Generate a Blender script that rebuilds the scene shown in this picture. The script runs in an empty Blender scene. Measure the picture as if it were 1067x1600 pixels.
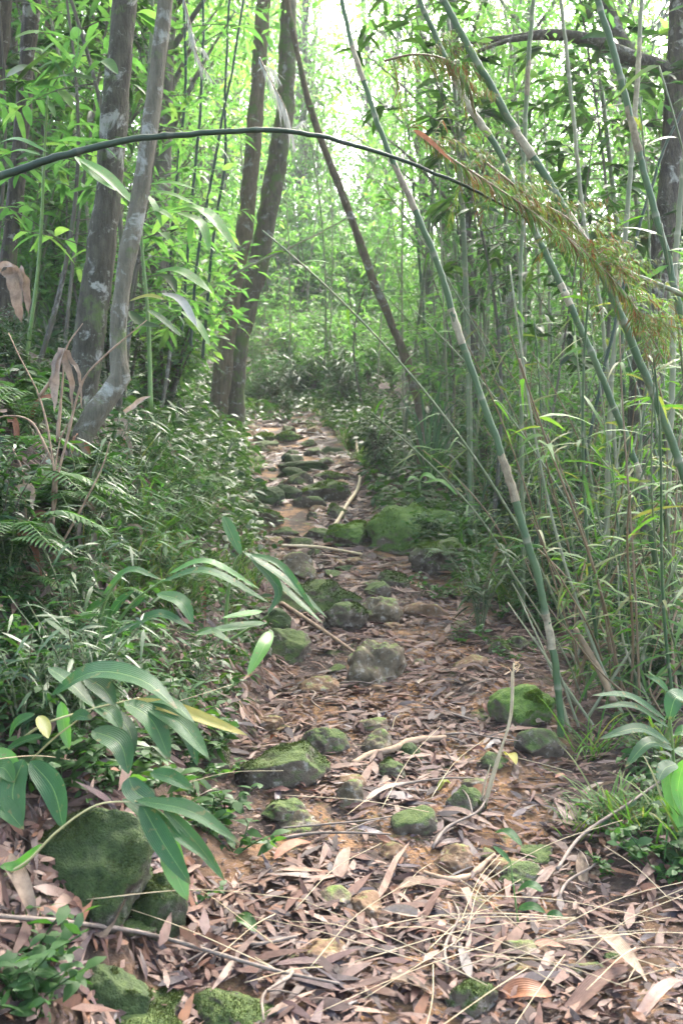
import bpy, math, random
import numpy as np
from mathutils import Vector

# ------------------------------------------------------------------ camera, sky, sun, exposure
SC = bpy.context.scene
COL = SC.collection
F = 1505.0            # focal length in pixels of a 1067 x 1600 frame
CZ = 1.5              # eye height
cam = bpy.data.cameras.new('camera'); camo = bpy.data.objects.new('camera', cam); COL.objects.link(camo)
camo.location = (0, 0, CZ); camo.rotation_euler = (math.radians(90), 0, 0)
cam.sensor_fit = 'VERTICAL'; cam.sensor_height = 36.0; cam.sensor_width = 24.0
cam.lens = 36.0 * F / 1600.0; cam.clip_start = 0.05; cam.clip_end = 600
cam.dof.use_dof = True; cam.dof.focus_distance = 4.2; cam.dof.aperture_fstop = 4.5
SC.camera = camo
SUN_EL, SUN_AZ = math.radians(52), math.radians(20)     # azimuth clockwise from +Y: sun ahead, a little right
W = bpy.data.worlds.new('World'); SC.world = W; W.use_nodes = True
nt = W.node_tree
bgn = nt.nodes['Background']
sky = nt.nodes.new('ShaderNodeTexSky'); sky.sky_type = 'NISHITA'; sky.sun_disc = False
sky.sun_elevation = SUN_EL; sky.sun_rotation = SUN_AZ
sky.air_density = 1.0; sky.dust_density = 6.0; sky.ozone_density = 1.0
hsv = nt.nodes.new('ShaderNodeHueSaturation'); hsv.inputs['Saturation'].default_value = .95   # thin white overcast
nt.links.new(sky.outputs[0], hsv.inputs['Color']); nt.links.new(hsv.outputs[0], bgn.inputs[0]); bgn.inputs[1].default_value = 0.15
sl = bpy.data.lights.new('sun', 'SUN'); sl.energy = 1.5; sl.angle = math.radians(12); sl.color = (1.0, 0.96, 0.88)
so = bpy.data.objects.new('sun', sl); COL.objects.link(so)
sd = Vector((math.sin(SUN_AZ) * math.cos(SUN_EL), math.cos(SUN_AZ) * math.cos(SUN_EL), math.sin(SUN_EL)))
so.rotation_euler = sd.to_track_quat('Z', 'Y').to_euler(); so.location = (0, 0, 30)
SC.view_settings.view_transform = 'Standard'; SC.view_settings.look = 'None'
SC.view_settings.exposure = 3.95; SC.view_settings.gamma = 1.0
SC.render.engine = 'CYCLES'
cy = SC.cycles
cy.max_bounces = 7; cy.diffuse_bounces = 4; cy.glossy_bounces = 2; cy.transmission_bounces = 5
cy.volume_bounces = 1; cy.transparent_max_bounces = 4
cy.use_denoising = True; cy.caustics_reflective = False; cy.caustics_refractive = False
cy.sample_clamp_indirect = 6.0
HAZE = 0.0010

rng = np.random.default_rng(7)
random.seed(7)
U = rng.uniform

# ------------------------------------------------------------------ noise and terrain
def _h(ix, iy, iz):
    n = (ix.astype(np.int64) * 374761393 + iy.astype(np.int64) * 668265263 + iz.astype(np.int64) * 1274126177) & 0xffffffff
    n = ((n ^ (n >> 13)) * 1274126177) & 0xffffffff
    return ((n ^ (n >> 16)) & 0xffff) / 65535.0
def vnoise(p):
    p = np.asarray(p, float); i = np.floor(p); f = p - i; f = f * f * (3 - 2 * f)
    x, y, z = i[:, 0], i[:, 1], i[:, 2]; r = 0
    for dx in (0, 1):
        for dy in (0, 1):
            for dz in (0, 1):
                w = (f[:, 0] if dx else 1 - f[:, 0]) * (f[:, 1] if dy else 1 - f[:, 1]) * (f[:, 2] if dz else 1 - f[:, 2])
                r = r + w * _h(x + dx, y + dy, z + dz)
    return r * 2 - 1
def fbm(p, o=4):
    p = np.asarray(p, float); r = 0; a = 1.0
    for k in range(o):
        r = r + a * vnoise(p * 2.0 ** k + 17.3 * k); a *= 0.5
    return r
_ky = [-30, -5, 0, 2.4, 3, 4, 5.5, 6.8, 9, 11, 14, 16, 20, 30, 60, 100, 300]
_kz = [-1.5, -.45, -.12, .22, .30, .437, .62, .82, 1.26, 1.72, 2.43, 2.88, 3.9, 7, 17, 24, 30]
_ty = np.linspace(-30, 300, 6601)
_tz = np.interp(_ty, _ky, _kz); _tz = np.convolve(np.pad(_tz, 8, mode='edge'), np.ones(17) / 17, 'valid')
def Pz(y): return np.interp(y, _ty, _tz)
def XC(y): return np.interp(y, [0, 3, 5.5, 7, 9, 14, 20, 40], [.1, .17, .24, .15, -.2, -.75, -1.6, -3])
def WL(y): return np.interp(y, [0, 3, 6, 9, 14, 17], [.55, .57, .6, .58, .65, .5])
def WR(y): return np.interp(y, [0, 3, 5.5, 7, 9, 11, 14, 17], [.8, .78, .92, .75, .5, .6, .85, .6])
def H(x, y, fine=True):
    x = np.asarray(x, float); y = np.asarray(y, float)
    z = Pz(y); xc = XC(y)
    t = np.maximum(0, (xc - WL(y)) - x)
    B = (1 - np.exp(-(t / .9) ** 1.5)) + .45 * np.minimum(t, 3) + .2 * np.maximum(t - 3, 0)
    B = B * np.interp(y, [0, 2, 3.5, 5, 9, 14, 22], [.5, .6, .85, 1.0, .9, .6, .4])
    s = np.maximum(0, x - (xc + WR(y)))
    R = .10 * np.minimum(s, .6) - .10 * np.clip(s - .6, 0, 4) + .10 * np.maximum(s - 6, 0)
    z = z + B + R
    if fine:
        q = np.stack([x, y, np.zeros_like(x)], -1).reshape(-1, 3)
        off = np.minimum(1, np.abs(x - xc)).ravel()
        z = z + (fbm(q * 1.3, 3) * .07 * (.35 + off) + fbm(q * 6.0 + 5, 3) * .016).reshape(z.shape)
    return z
def H1(x, y): return float(H(np.array([x]), np.array([y]))[0])
def PX(px, py, d):    # the point at depth d seen at pixel (px, py)
    return np.array([(px - 533.5) / F * d, d, CZ + (800 - py) / F * d])
_ds = np.concatenate([np.arange(1.2, 20, .03), np.arange(20, 90, .2)])
def G(px, py):        # where the sight line meets the ground
    x = (px - 533.5) / F * _ds; z = CZ + (800 - py) / F * _ds
    k = np.nonzero(z < H(x, _ds))[0]
    d = _ds[k[0]] if len(k) else 60.0
    return np.array([(px - 533.5) / F * d, d, H1((px - 533.5) / F * d, d)])
def inview(x, y, z, m=60):
    if y < 1.2: return False
    px = 533.5 + x / y * F; py = 800 - (z - CZ) / y * F
    return -m < px < 1067 + m and -m < py < 1600 + m

# ------------------------------------------------------------------ materials
def mat(name):
    m = bpy.data.materials.new(name); m.use_nodes = True
    n = m.node_tree.nodes; n.clear()
    o = n.new('ShaderNodeOutputMaterial')
    return m, m.node_tree, o
def N(t, typ, **kw):
    n = t.nodes.new(typ)
    for k, v in kw.items():
        if isinstance(k, str) and hasattr(n, k): setattr(n, k, v)
    return n
def ramp(t, fac, stops, interp='LINEAR'):
    r = t.nodes.new('ShaderNodeValToRGB'); r.color_ramp.interpolation = interp
    e = r.color_ramp.elements
    while len(e) < len(stops): e.new(.5)
    for k, (p, c) in enumerate(stops):
        e[k].position = p; e[k].color = (*c, 1) if len(c) == 3 else c
    t.links.new(fac, r.inputs[0]); return r.outputs[0]
def noise(t, scale, detail=4, rough=.6, vec=None, dist=0):
    n = t.nodes.new('ShaderNodeTexNoise'); n.inputs['Scale'].default_value = scale
    n.inputs['Detail'].default_value = detail; n.inputs['Roughness'].default_value = rough; n.inputs['Distortion'].default_value = dist
    if vec is not None: t.links.new(vec, n.inputs['Vector'])
    return n.outputs['Fac']
def mixc(t, fac, a, b, mode='MIX'):
    n = t.nodes.new('ShaderNodeMix'); n.data_type = 'RGBA'; n.blend_type = mode
    for s, v in ((n.inputs[0], fac), (n.inputs[6], a), (n.inputs[7], b)):
        if hasattr(v, 'links'): t.links.new(v, s)
        elif isinstance(v, (int, float)): s.default_value = v
        else: s.default_value = (*v, 1)
    return n.outputs[2]
def mth(t, op, a, b=None, clamp=False):
    n = t.nodes.new('ShaderNodeMath'); n.operation = op; n.use_clamp = clamp
    for s, v in ((n.inputs[0], a), (n.inputs[1], b)):
        if v is None: continue
        if hasattr(v, 'links'): t.links.new(v, s)
        else: s.default_value = v
    return n.outputs[0]
def bump(t, h, strength, dist=.01):
    b = t.nodes.new('ShaderNodeBump'); b.inputs['Strength'].default_value = strength; b.inputs['Distance'].default_value = dist
    t.links.new(h, b.inputs['Height']); return b.outputs[0]
def obco(t): return t.nodes.new('ShaderNodeTexCoord').outputs['Object']
def princ(t, o, col, rough=.6, spec=.4, nrm=None):
    p = t.nodes.new('ShaderNodeBsdfPrincipled')
    for s, v in ((p.inputs['Base Color'], col), (p.inputs['Roughness'], rough)):
        if hasattr(v, 'links'): t.links.new(v, s)
        elif isinstance(v, (int, float)): s.default_value = v
        else: s.default_value = (*v, 1)
    p.inputs['Specular IOR Level'].default_value = spec
    if nrm is not None: t.links.new(nrm, p.inputs['Normal'])
    if o is not None: t.links.new(p.outputs[0], o.inputs[0])
    return p
def leaf_mat(name, cols, trans=.42, tint=(1.5, 1.7, .6), rough=.5, spec=.22, veins=False):
    m, t, o = mat(name)
    g = t.nodes.new('ShaderNodeNewGeometry'); oi = t.nodes.new('ShaderNodeObjectInfo')
    r = mth(t, 'FRACT', mth(t, 'ADD', g.outputs['Random Per Island'], oi.outputs['Random']))
    k = len(cols)
    c = ramp(t, r, [(i / max(1, k - 1), cc) for i, cc in enumerate(cols)])
    nz = noise(t, 14, 3, .6, obco(t))
    c = mixc(t, .55, c, ramp(t, nz, [(.3, (.55, .6, .5)), (.7, (1.25, 1.2, 1.2))]), 'MULTIPLY')
    nrm = None
    if veins:
        uv = t.nodes.new('ShaderNodeUVMap').outputs[0]
        sx = t.nodes.new('ShaderNodeSeparateXYZ'); t.links.new(uv, sx.inputs[0])
        w = mth(t, 'ADD', mth(t, 'SINE', mth(t, 'MULTIPLY', sx.outputs[0], 78.0)), mth(t, 'MULTIPLY', noise(t, 30, 3, .6, obco(t)), 4.0))
        mid = mth(t, 'LESS_THAN', mth(t, 'ABSOLUTE', mth(t, 'SUBTRACT', sx.outputs[0], .5)), .025)
        c = mixc(t, mth(t, 'MULTIPLY', mid, .3), c, (.22, .32, .1))
        nrm = bump(t, w, .4, .002)
        c = mixc(t, mth(t, 'MULTIPLY', ramp(t, mth(t, 'ADD', mth(t, 'ADD', sx.outputs[1], mth(t, 'MULTIPLY', noise(t, 25, 3, .6, obco(t)), .3)), -.16), [(.93, (0, 0, 0)), (1.0, (1, 1, 1))]), .6), c, (.13, .085, .035))
        sp = noise(t, 45, 2, .5, obco(t))
        c = mixc(t, ramp(t, sp, [(.64, (0, 0, 0)), (.70, (.6, .6, .6))]), c, (.14, .11, .04))
    p = princ(t, None, c, rough, spec, nrm)
    tr = t.nodes.new('ShaderNodeBsdfTranslucent'); t.links.new(mixc(t, 1.0, c, tint, 'MULTIPLY'), tr.inputs[0])
    mx = t.nodes.new('ShaderNodeMixShader'); mx.inputs[0].default_value = trans
    t.links.new(p.outputs[0], mx.inputs[1]); t.links.new(tr.outputs[0], mx.inputs[2]); t.links.new(mx.outputs[0], o.inputs[0])
    return m
def litter_mat(name, cols, rough=.45, trans=.12):
    m, t, o = mat(name)
    g = t.nodes.new('ShaderNodeNewGeometry'); oi = t.nodes.new('ShaderNodeObjectInfo')
    r = mth(t, 'FRACT', mth(t, 'ADD', g.outputs['Random Per Island'], oi.outputs['Random']))
    k = len(cols)
    c = ramp(t, r, [(i / k, cc) for i, cc in enumerate(cols)], 'CONSTANT')
    nz = noise(t, 30, 4, .65, obco(t))
    c = mixc(t, .8, c, ramp(t, nz, [(.3, (.5, .45, .42)), (.65, (1.25, 1.25, 1.25))]), 'MULTIPLY')
    uv = t.nodes.new('ShaderNodeUVMap').outputs[0]
    sx = t.nodes.new('ShaderNodeSeparateXYZ'); t.links.new(uv, sx.inputs[0])
    w = mth(t, 'SINE', mth(t, 'MULTIPLY', sx.outputs[0], 70.0))
    rg = mth(t, 'ADD', mth(t, 'MULTIPLY', mth(t, 'FRACT', mth(t, 'MULTIPLY', r, 7.3)), .4), rough - .06)
    p = princ(t, None, c, rg, .28, bump(t, w, .3, .002))
    tr = t.nodes.new('ShaderNodeBsdfTranslucent'); t.links.new(c, tr.inputs[0])
    mx = t.nodes.new('ShaderNodeMixShader'); mx.inputs[0].default_value = trans
    t.links.new(p.outputs[0], mx.inputs[1]); t.links.new(tr.outputs[0], mx.inputs[2]); t.links.new(mx.outputs[0], o.inputs[0])
    return m
def bark_mat(name, dark, light, lichen=.5, moss=.0, scale=1.0):
    m, t, o = mat(name); oc = obco(t)
    mp = t.nodes.new('ShaderNodeMapping'); mp.inputs['Scale'].default_value = (1, 1, .25); t.links.new(oc, mp.inputs[0])
    c = ramp(t, noise(t, 22 * scale, 5, .65, mp.outputs[0]), [(.3, dark), (.7, light)])
    pt = noise(t, 7 * scale, 5, .7, oc, .6)
    c = mixc(t, ramp(t, pt, [(.62 - .16 * lichen, (0, 0, 0)), (.72 - .16 * lichen, (.85, .85, .85))]), c, (.24, .24, .205))
    if moss > 0:
        pm = noise(t, 4 * scale, 4, .7, oc)
        c = mixc(t, ramp(t, pm, [(.66 - .3 * moss, (0, 0, 0)), (.8 - .3 * moss, (.9, .9, .9))]), c, (.07, .11, .025))
    princ(t, o, c, .85, .12, bump(t, noise(t, 60 * scale, 4, .7, mp.outputs[0]), 1.0, .03))
    return m
def bamboo_mat(name, a, b, ring=(.20, .21, .14), blotch=(.30, .27, .15), bl=.35):
    m, t, o = mat(name)
    uv = t.nodes.new('ShaderNodeUVMap').outputs[0]
    sx = t.nodes.new('ShaderNodeSeparateXYZ'); t.links.new(uv, sx.inputs[0])
    fr = mth(t, 'FRACT', mth(t, 'MULTIPLY', sx.outputs[1], 1 / .34))
    c = ramp(t, noise(t, 3.0, 4, .6, obco(t)), [(.3, a), (.7, b)])
    c = mixc(t, ramp(t, noise(t, 5, 5, .7, obco(t), 1.0), [(.72 - .3 * bl, (0, 0, 0)), (.82 - .3 * bl, (.8, .8, .8))]), c, blotch)
    c = mixc(t, ramp(t, fr, [(0, (.9, .9, .9)), (.03, (.7, .7, .7)), (.09, (0, 0, 0)), (.97, (0, 0, 0)), (1, (.4, .4, .4))]), c, ring)
    princ(t, o, c, .55, .2, bump(t, noise(t, 80, 2, .5, obco(t)), .08, .003))
    return m
def rock_mat(name, stone_a, stone_b, moss, mossc=((.035, .06, .012), (.11, .17, .025))):
    m, t, o = mat(name); oc = obco(t)
    oi = t.nodes.new('ShaderNodeObjectInfo')
    g = t.nodes.new('ShaderNodeNewGeometry'); sx = t.nodes.new('ShaderNodeSeparateXYZ'); t.links.new(g.outputs['Normal'], sx.inputs[0])
    st = ramp(t, noise(t, 9, 6, .7, oc), [(.3, stone_a), (.7, stone_b)])
    st = mixc(t, ramp(t, noise(t, 30, 3, .6, oc), [(.55, (0, 0, 0)), (.7, (.5, .5, .5))]), st, (.32, .29, .24))
    mc = ramp(t, noise(t, 40, 4, .7, oc), [(.3, mossc[0]), (.72, mossc[1])])
    f = mth(t, 'ADD', mth(t, 'ADD', mth(t, 'MULTIPLY', sx.outputs[2], .45), mth(t, 'MULTIPLY', noise(t, 5, 5, .75, oc, .4), 1.3)), moss - 1.0)
    f = ramp(t, f, [(.28, (0, 0, 0)), (.52, (1, 1, 1))])
    c = mixc(t, f, st, mc)
    hn = mth(t, 'ADD', noise(t, 45, 5, .75, oc), mth(t, 'MULTIPLY', f, mth(t, 'MULTIPLY', noise(t, 160, 2, .6, oc), .8)))
    princ(t, o, c, .85, .25, bump(t, hn, .8, .012))
    return m
def plain_mat(name, a, b, rough=.7, scale=20, spec=.3):
    m, t, o = mat(name)
    c = ramp(t, noise(t, scale, 5, .65, obco(t)), [(.3, a), (.7, b)])
    princ(t, o, c, rough, spec, bump(t, noise(t, scale * 3, 3, .6, obco(t)), .4, .005))
    return m
def ground_mat():
    m, t, o = mat('forest_soil'); oc = obco(t)
    hum = ramp(t, noise(t, 26, 6, .7, oc), [(.3, (.016, .011, .009)), (.7, (.06, .038, .026))])
    clay = ramp(t, noise(t, 18, 6, .7, oc), [(.3, (.10, .05, .022)), (.7, (.25, .135, .06))])
    at = t.nodes.new('ShaderNodeAttribute'); at.attribute_name = 'trodden'      # bare clay only where feet wear the path
    f = mth(t, 'MULTIPLY', at.outputs['Fac'], ramp(t, noise(t, 2.6, 5, .7, oc, .5), [(.47, (0, 0, 0)), (.56, (1, 1, 1))]))
    c = mixc(t, f, hum, clay)
    mo = ramp(t, noise(t, 3.7, 6, .75, oc, .3), [(.58, (0, 0, 0)), (.66, (.8, .8, .8))])
    c = mixc(t, mo, c, ramp(t, noise(t, 60, 3, .6, oc), [(.3, (.03, .05, .012)), (.7, (.09, .12, .03))]))
    princ(t, o, c, .85, .25, bump(t, noise(t, 40, 6, .75, oc), .9, .02))
    return m

M = {}
M['soil'] = ground_mat()
M['bambooleaf'] = leaf_mat('bamboo_leaf_green', [(.042, .095, .035), (.065, .14, .045), (.09, .17, .055), (.052, .115, .04)], .54, (1.45, 1.65, .85), .5)
M['broadleaf'] = leaf_mat('broad_leaf_green', [(.04, .095, .032), (.065, .145, .045), (.09, .18, .055), (.13, .20, .06)], .58, (1.45, 1.65, .9), rough=.5)
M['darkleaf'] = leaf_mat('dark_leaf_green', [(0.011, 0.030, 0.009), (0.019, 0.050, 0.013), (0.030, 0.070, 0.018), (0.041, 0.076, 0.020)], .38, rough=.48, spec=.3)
M['heroleaf'] = leaf_mat('ginger_leaf_green', [(.018, .058, .021), (.028, .082, .026), (.04, .10, .03), (.022, .068, .026)], .40, (1.4, 1.7, .55), .46, .25, True)
M['brightleaf'] = leaf_mat('fresh_leaf_green', [(.06, .17, .03), (.09, .22, .035)], .45, (1.4, 1.7, .6), .4, .5, True)
M['yellowleaf'] = leaf_mat('yellowing_leaf', [(.22, .24, .04), (.26, .22, .04)], .4, (1.2, 1.3, .6), .45, .4, True)
M['shadeleaf'] = leaf_mat('shaded_leaf_green', [(0.007, 0.024, 0.008), (0.014, 0.038, 0.011), (0.022, 0.057, 0.015), (0.031, 0.064, 0.019)], .35, (1.260, 1.440, 0.570), .5, .28)  # canopy shade put into the leaf colour, a darkened copy for undergrowth
M['grassblade'] = leaf_mat('grass_blade_green', [(0.028, 0.076, 0.017), (0.048, 0.109, 0.024), (0.064, 0.118, 0.030), (0.104, 0.101, 0.047)], .42, rough=.6, spec=.15)
M['fern'] = leaf_mat('fern_green', [(0.022, 0.061, 0.019), (0.040, 0.090, 0.024)], .45)
M['brownfrond'] = leaf_mat('fading_frond', [(.10, .045, .025), (.06, .13, .03), (.07, .14, .03), (.12, .06, .03), (.055, .12, .03), (.09, .15, .03), (.06, .13, .035), (.08, .14, .04), (.095, .04, .022), (.06, .12, .03), (.13, .06, .03), (.08, .035, .02)], .35, (1.2, 1.1, .7), .7, .1)
M['greyfrond'] = leaf_mat('dry_grey_frond', [(.25, .26, .24), (.33, .32, .28)], .4, (1, 1, 1), .6, .3)
PINK = [(0.108, 0.060, 0.043), (0.083, 0.040, 0.025), (0.051, 0.022, 0.016), (0.166, 0.109, 0.081), (0.047, 0.022, 0.016), (0.083, 0.041, 0.028), (0.030, 0.019, 0.017), (0.108, 0.048, 0.024), (0.072, 0.040, 0.032), (0.040, 0.021, 0.016), (0.123, 0.075, 0.056), (0.065, 0.028, 0.018)]
M['litter'] = litter_mat('fallen_leaf_mix', PINK + [(0.036, 0.023, 0.023), (0.065, 0.035, 0.027), (0.028, 0.021, 0.024), (0.115, 0.069, 0.050), (0.043, 0.025, 0.021), (0.061, 0.034, 0.032)], .42)
M['tanleaf'] = litter_mat('dry_tan_leaf', [(0.144, 0.083, 0.062), (0.181, 0.117, 0.086), (0.108, 0.055, 0.039), (0.138, 0.075, 0.060), (0.087, 0.046, 0.032)], .45, .2)
M['redleaf'] = litter_mat('red_brown_leaf', [(.14, .06, .04), (.18, .08, .045), (.10, .045, .035), (.22, .10, .06)], .38)
M['darkwet'] = litter_mat('dark_wet_leaf', [(.055, .04, .045), (.08, .055, .05), (.10, .06, .05)], .28)
M['straw'] = litter_mat('dry_straw', [(0.353, 0.252, 0.136), (0.302, 0.200, 0.102), (0.386, 0.281, 0.177)], .5, .15)
M['sheath'] = litter_mat('papery_sheath', [(0.185, 0.140, 0.102), (0.151, 0.108, 0.074), (0.218, 0.167, 0.126)], .5, .2)
M['orangeleaf'] = litter_mat('orange_leaf', [(.20, .08, .035), (.23, .09, .04)], .4, .2)
M['bark_mottled'] = bark_mat('mottled_bark', (.022, .02, .013), (.075, .068, .047), .48, .4)
M['bark_pale'] = bark_mat('pale_bark', (.055, .05, .034), (.14, .125, .088), .55, .3)
M['bark_brown'] = bark_mat('brown_bark', (.055, .041, .026), (.14, .105, .068), .3, .35)
M['bark_mossy'] = bark_mat('mossy_bark', (.05, .042, .03), (.12, .10, .068), .35, .6)
M['bark_dark'] = bark_mat('dark_bark', (.028, .024, .018), (.085, .072, .052), .35, .3)
M['bark_far'] = bark_mat('grey_bark', (.045, .04, .03), (.11, .10, .075), .4, .3, .6)
M['green_culm'] = bamboo_mat('green_culm', (.026, .052, .022), (.055, .085, .032), (.13, .13, .085), (.12, .105, .055), bl=.42)
M['dark_culm'] = bamboo_mat('dark_culm', (.012, .022, .014), (.022, .038, .02), (.05, .055, .04), (.04, .04, .025), .3)
M['pale_culm'] = bamboo_mat('pale_culm', (.09, .10, .055), (.16, .155, .09), (.20, .19, .13), (.15, .11, .065), bl=.5)
M['olive_culm'] = bamboo_mat('olive_culm', (.05, .07, .03), (.095, .11, .05), (.15, .14, .09), (.15, .12, .07), bl=.5)
M['brown_culm'] = bamboo_mat('brown_culm', (.075, .05, .026), (.16, .11, .06), (.1, .07, .04), (.08, .05, .03), .5)
M['culmsheath'] = litter_mat('culm_sheath', [(.21, .18, .115), (.16, .13, .08)], .55, .05)
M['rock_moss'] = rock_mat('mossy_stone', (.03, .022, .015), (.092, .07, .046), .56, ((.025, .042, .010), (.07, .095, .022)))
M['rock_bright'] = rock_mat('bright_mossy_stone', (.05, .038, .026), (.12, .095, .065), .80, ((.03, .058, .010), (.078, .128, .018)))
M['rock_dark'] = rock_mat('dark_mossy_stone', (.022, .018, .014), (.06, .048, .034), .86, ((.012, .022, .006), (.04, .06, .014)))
M['rock_bare'] = rock_mat('bare_stone', (.05, .037, .021), (.145, .108, .066), .36)
M['rock_brown'] = rock_mat('brown_stone', (.07, .04, .02), (.17, .10, .055), .28)
M['moss'] = leaf_mat('moss_blades', [(.03, .058, .010), (.055, .095, .015), (.085, .14, .02), (.07, .075, .024)], .3, (1.2, 1.3, .6), .8, .1)
M['darkmoss'] = leaf_mat('dark_moss_blades', [(.012, .022, .006), (.022, .036, .009), (.042, .06, .014), (.04, .04, .016)], .3, (1.2, 1.3, .6), .8, .1)
M['twig'] = plain_mat('twig_bark', (.06, .045, .035), (.17, .13, .10), .75, 30)
M['root'] = plain_mat('root_bark', (.10, .065, .04), (.24, .16, .10), .75, 25)
M['drystem'] = plain_mat('dry_stem', (.22, .165, .09), (.36, .29, .18), .6, 20)
M['greenstem'] = plain_mat('green_stem', (.06, .12, .03), (.12, .18, .05), .5, 20)
M['strawstem'] = plain_mat('yellow_stem', (.24, .22, .09), (.34, .30, .14), .5, 20)

# ------------------------------------------------------------------ mesh helpers
class MB:
    def __init__(s): s.v = []; s.q = []; s.t = []; s.uq = []; s.ut = []; s.n = 0
    def add(s, v, q=None, t=None, uvv=None):
        v = np.asarray(v, float).reshape(-1, 3); s.v.append(v)
        uv = np.zeros((len(v), 2)) if uvv is None else np.asarray(uvv, float).reshape(-1, 2)
        if q is not None and len(q): q = np.asarray(q, int); s.q.append(q + s.n); s.uq.append(uv[q].reshape(-1, 2))
        if t is not None and len(t): t = np.asarray(t, int); s.t.append(t + s.n); s.ut.append(uv[t].reshape(-1, 2))
        s.n += len(v); return s
    def arrays(s):
        v = np.concatenate(s.v); q = np.concatenate(s.q) if s.q else np.zeros((0, 4), int); t = np.concatenate(s.t) if s.t else np.zeros((0, 3), int)
        return v, q, t
    def mesh(s, name, material, smooth=True, org=(0, 0, 0)):
        v, q, t = s.arrays(); v = v - np.asarray(org)
        me = bpy.data.meshes.new(name)
        me.vertices.add(len(v)); me.vertices.foreach_set('co', v.astype(np.float32).ravel())
        li = np.concatenate([q.ravel(), t.ravel()]).astype(np.int32)
        me.loops.add(len(li)); me.loops.foreach_set('vertex_index', li)
        nf = len(q) + len(t)
        st = np.concatenate([np.arange(len(q)) * 4, len(q) * 4 + np.arange(len(t)) * 3]).astype(np.int32)
        me.polygons.add(nf); me.polygons.foreach_set('loop_start', st)
        me.polygons.foreach_set('use_smooth', np.full(nf, smooth, dtype=bool))
        uvl = me.uv_layers.new(name='UVMap')
        uv = np.concatenate([np.concatenate(s.uq) if s.uq else np.zeros((0, 2)), np.concatenate(s.ut) if s.ut else np.zeros((0, 2))])
        uvl.data.foreach_set('uv', uv.astype(np.float32).ravel())
        me.materials.append(material); me.update(calc_edges=True); me.validate()
        return me
def tag(o, label=None, cat=None, group=None, kind=None):
    if label: o['label'] = label
    if cat: o['category'] = cat
    if group: o['group'] = group
    if kind: o['kind'] = kind
    return o
def thing(name, label, cat, loc, group=None):
    o = bpy.data.objects.new(name, None); COL.objects.link(o); o.location = tuple(map(float, loc)); o.empty_display_size = .1
    return tag(o, label, cat, group)
def part(name, mb, material, root, world=True, smooth=True):
    org = np.array(root.location) if world else (0, 0, 0)
    o = bpy.data.objects.new(name, mb.mesh(name, material, smooth, org)); COL.objects.link(o); o.parent = root
    return o
def single(name, mb, material, loc, label, cat, group=None, kind=None, world=True, smooth=True):
    o = bpy.data.objects.new(name, mb.mesh(name, material, smooth, loc if world else (0, 0, 0))); COL.objects.link(o)
    o.location = tuple(map(float, loc)); return tag(o, label, cat, group, kind)
KIDS = {}
def dup(o, parent=None):
    c = o.copy(); COL.objects.link(c)
    if parent is not None: c.parent = parent
    for ch in KIDS.setdefault(o.name, list(o.children)): dup(ch, c)
    return c
class Proto:
    def __init__(s, make): s.make = make; s.root = None
    def place(s, loc, rot=(0, 0, 0), sc=1.0, label=None, cat=None, group=None):
        if s.root is None: s.root = o = s.make()
        else: o = dup(s.root)
        o.location = tuple(map(float, loc)); o.rotation_euler = rot; o.scale = (sc, sc, sc) if isinstance(sc, (int, float)) else sc
        return tag(o, label, cat, group)
def nrmz(a): return a / np.maximum(np.linalg.norm(a, axis=-1, keepdims=True), 1e-9)
def smooth_curve(p, n):
    p = np.asarray(p, float)
    k = np.arange(len(p)); s = np.concatenate([[0], np.cumsum(np.linalg.norm(np.diff(p[:, :3], axis=0), axis=1))])
    P = np.vstack([2 * p[0] - p[1], p, 2 * p[-1] - p[-2]])
    tt = np.linspace(0, s[-1], n); i = np.clip(np.searchsorted(s, tt, 'right') - 1, 0, len(p) - 2)
    u = ((tt - s[i]) / np.maximum(s[i + 1] - s[i], 1e-9))[:, None]
    a, b, c, d = P[i], P[i + 1], P[i + 2], P[i + 3]
    return .5 * (2 * b + (c - a) * u + (2 * a - 5 * b + 4 * c - d) * u ** 2 + (3 * b - a - 3 * c + d) * u ** 3)
def tube(mb, pts, rad, seg=8, rough=0.0, rs=4.0, cap=True):
    pts = np.asarray(pts, float); n = len(pts); rad = np.broadcast_to(np.asarray(rad, float), (n,))
    tg = nrmz(np.gradient(pts, axis=0))
    ref = np.array([0, 1, 0.]) if abs(tg[0, 1]) < .8 else np.array([1., 0, 0])
    a = nrmz(np.cross(tg, ref)); b = np.cross(tg, a)
    an = np.linspace(0, 2 * np.pi, seg, endpoint=False)
    v = pts[:, None] + rad[:, None, None] * (np.cos(an)[None, :, None] * a[:, None] + np.sin(an)[None, :, None] * b[:, None])
    if rough > 0:
        nz = fbm(v.reshape(-1, 3) * rs, 3).reshape(n, seg, 1)
        v = v + (v - pts[:, None]) * nz * rough
    L = np.concatenate([[0], np.cumsum(np.linalg.norm(np.diff(pts, axis=0), axis=1))])
    uv = np.stack(np.broadcast_arrays(np.linspace(0, 1, seg)[None, :], L[:, None]), -1)
    i = np.arange(n - 1)[:, None] * seg; j = np.arange(seg)[None, :]; j2 = (j + 1) % seg
    q = np.stack([i + j, i + j2, i + seg + j2, i + seg + j], -1).reshape(-1, 4)
    v = v.reshape(-1, 3); uv = uv.reshape(-1, 2); t = []
    if cap:
        v = np.vstack([v, pts[:1], pts[-1:]]); uv = np.vstack([uv, uv[:1], uv[-1:]])
        c0, c1 = n * seg, n * seg + 1
        t = [(c0, (k + 1) % seg, k) for k in range(seg)] + [(c1, (n - 1) * seg + k, (n - 1) * seg + (k + 1) % seg) for k in range(seg)]
    mb.add(v, q, t, uv); return mb
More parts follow.
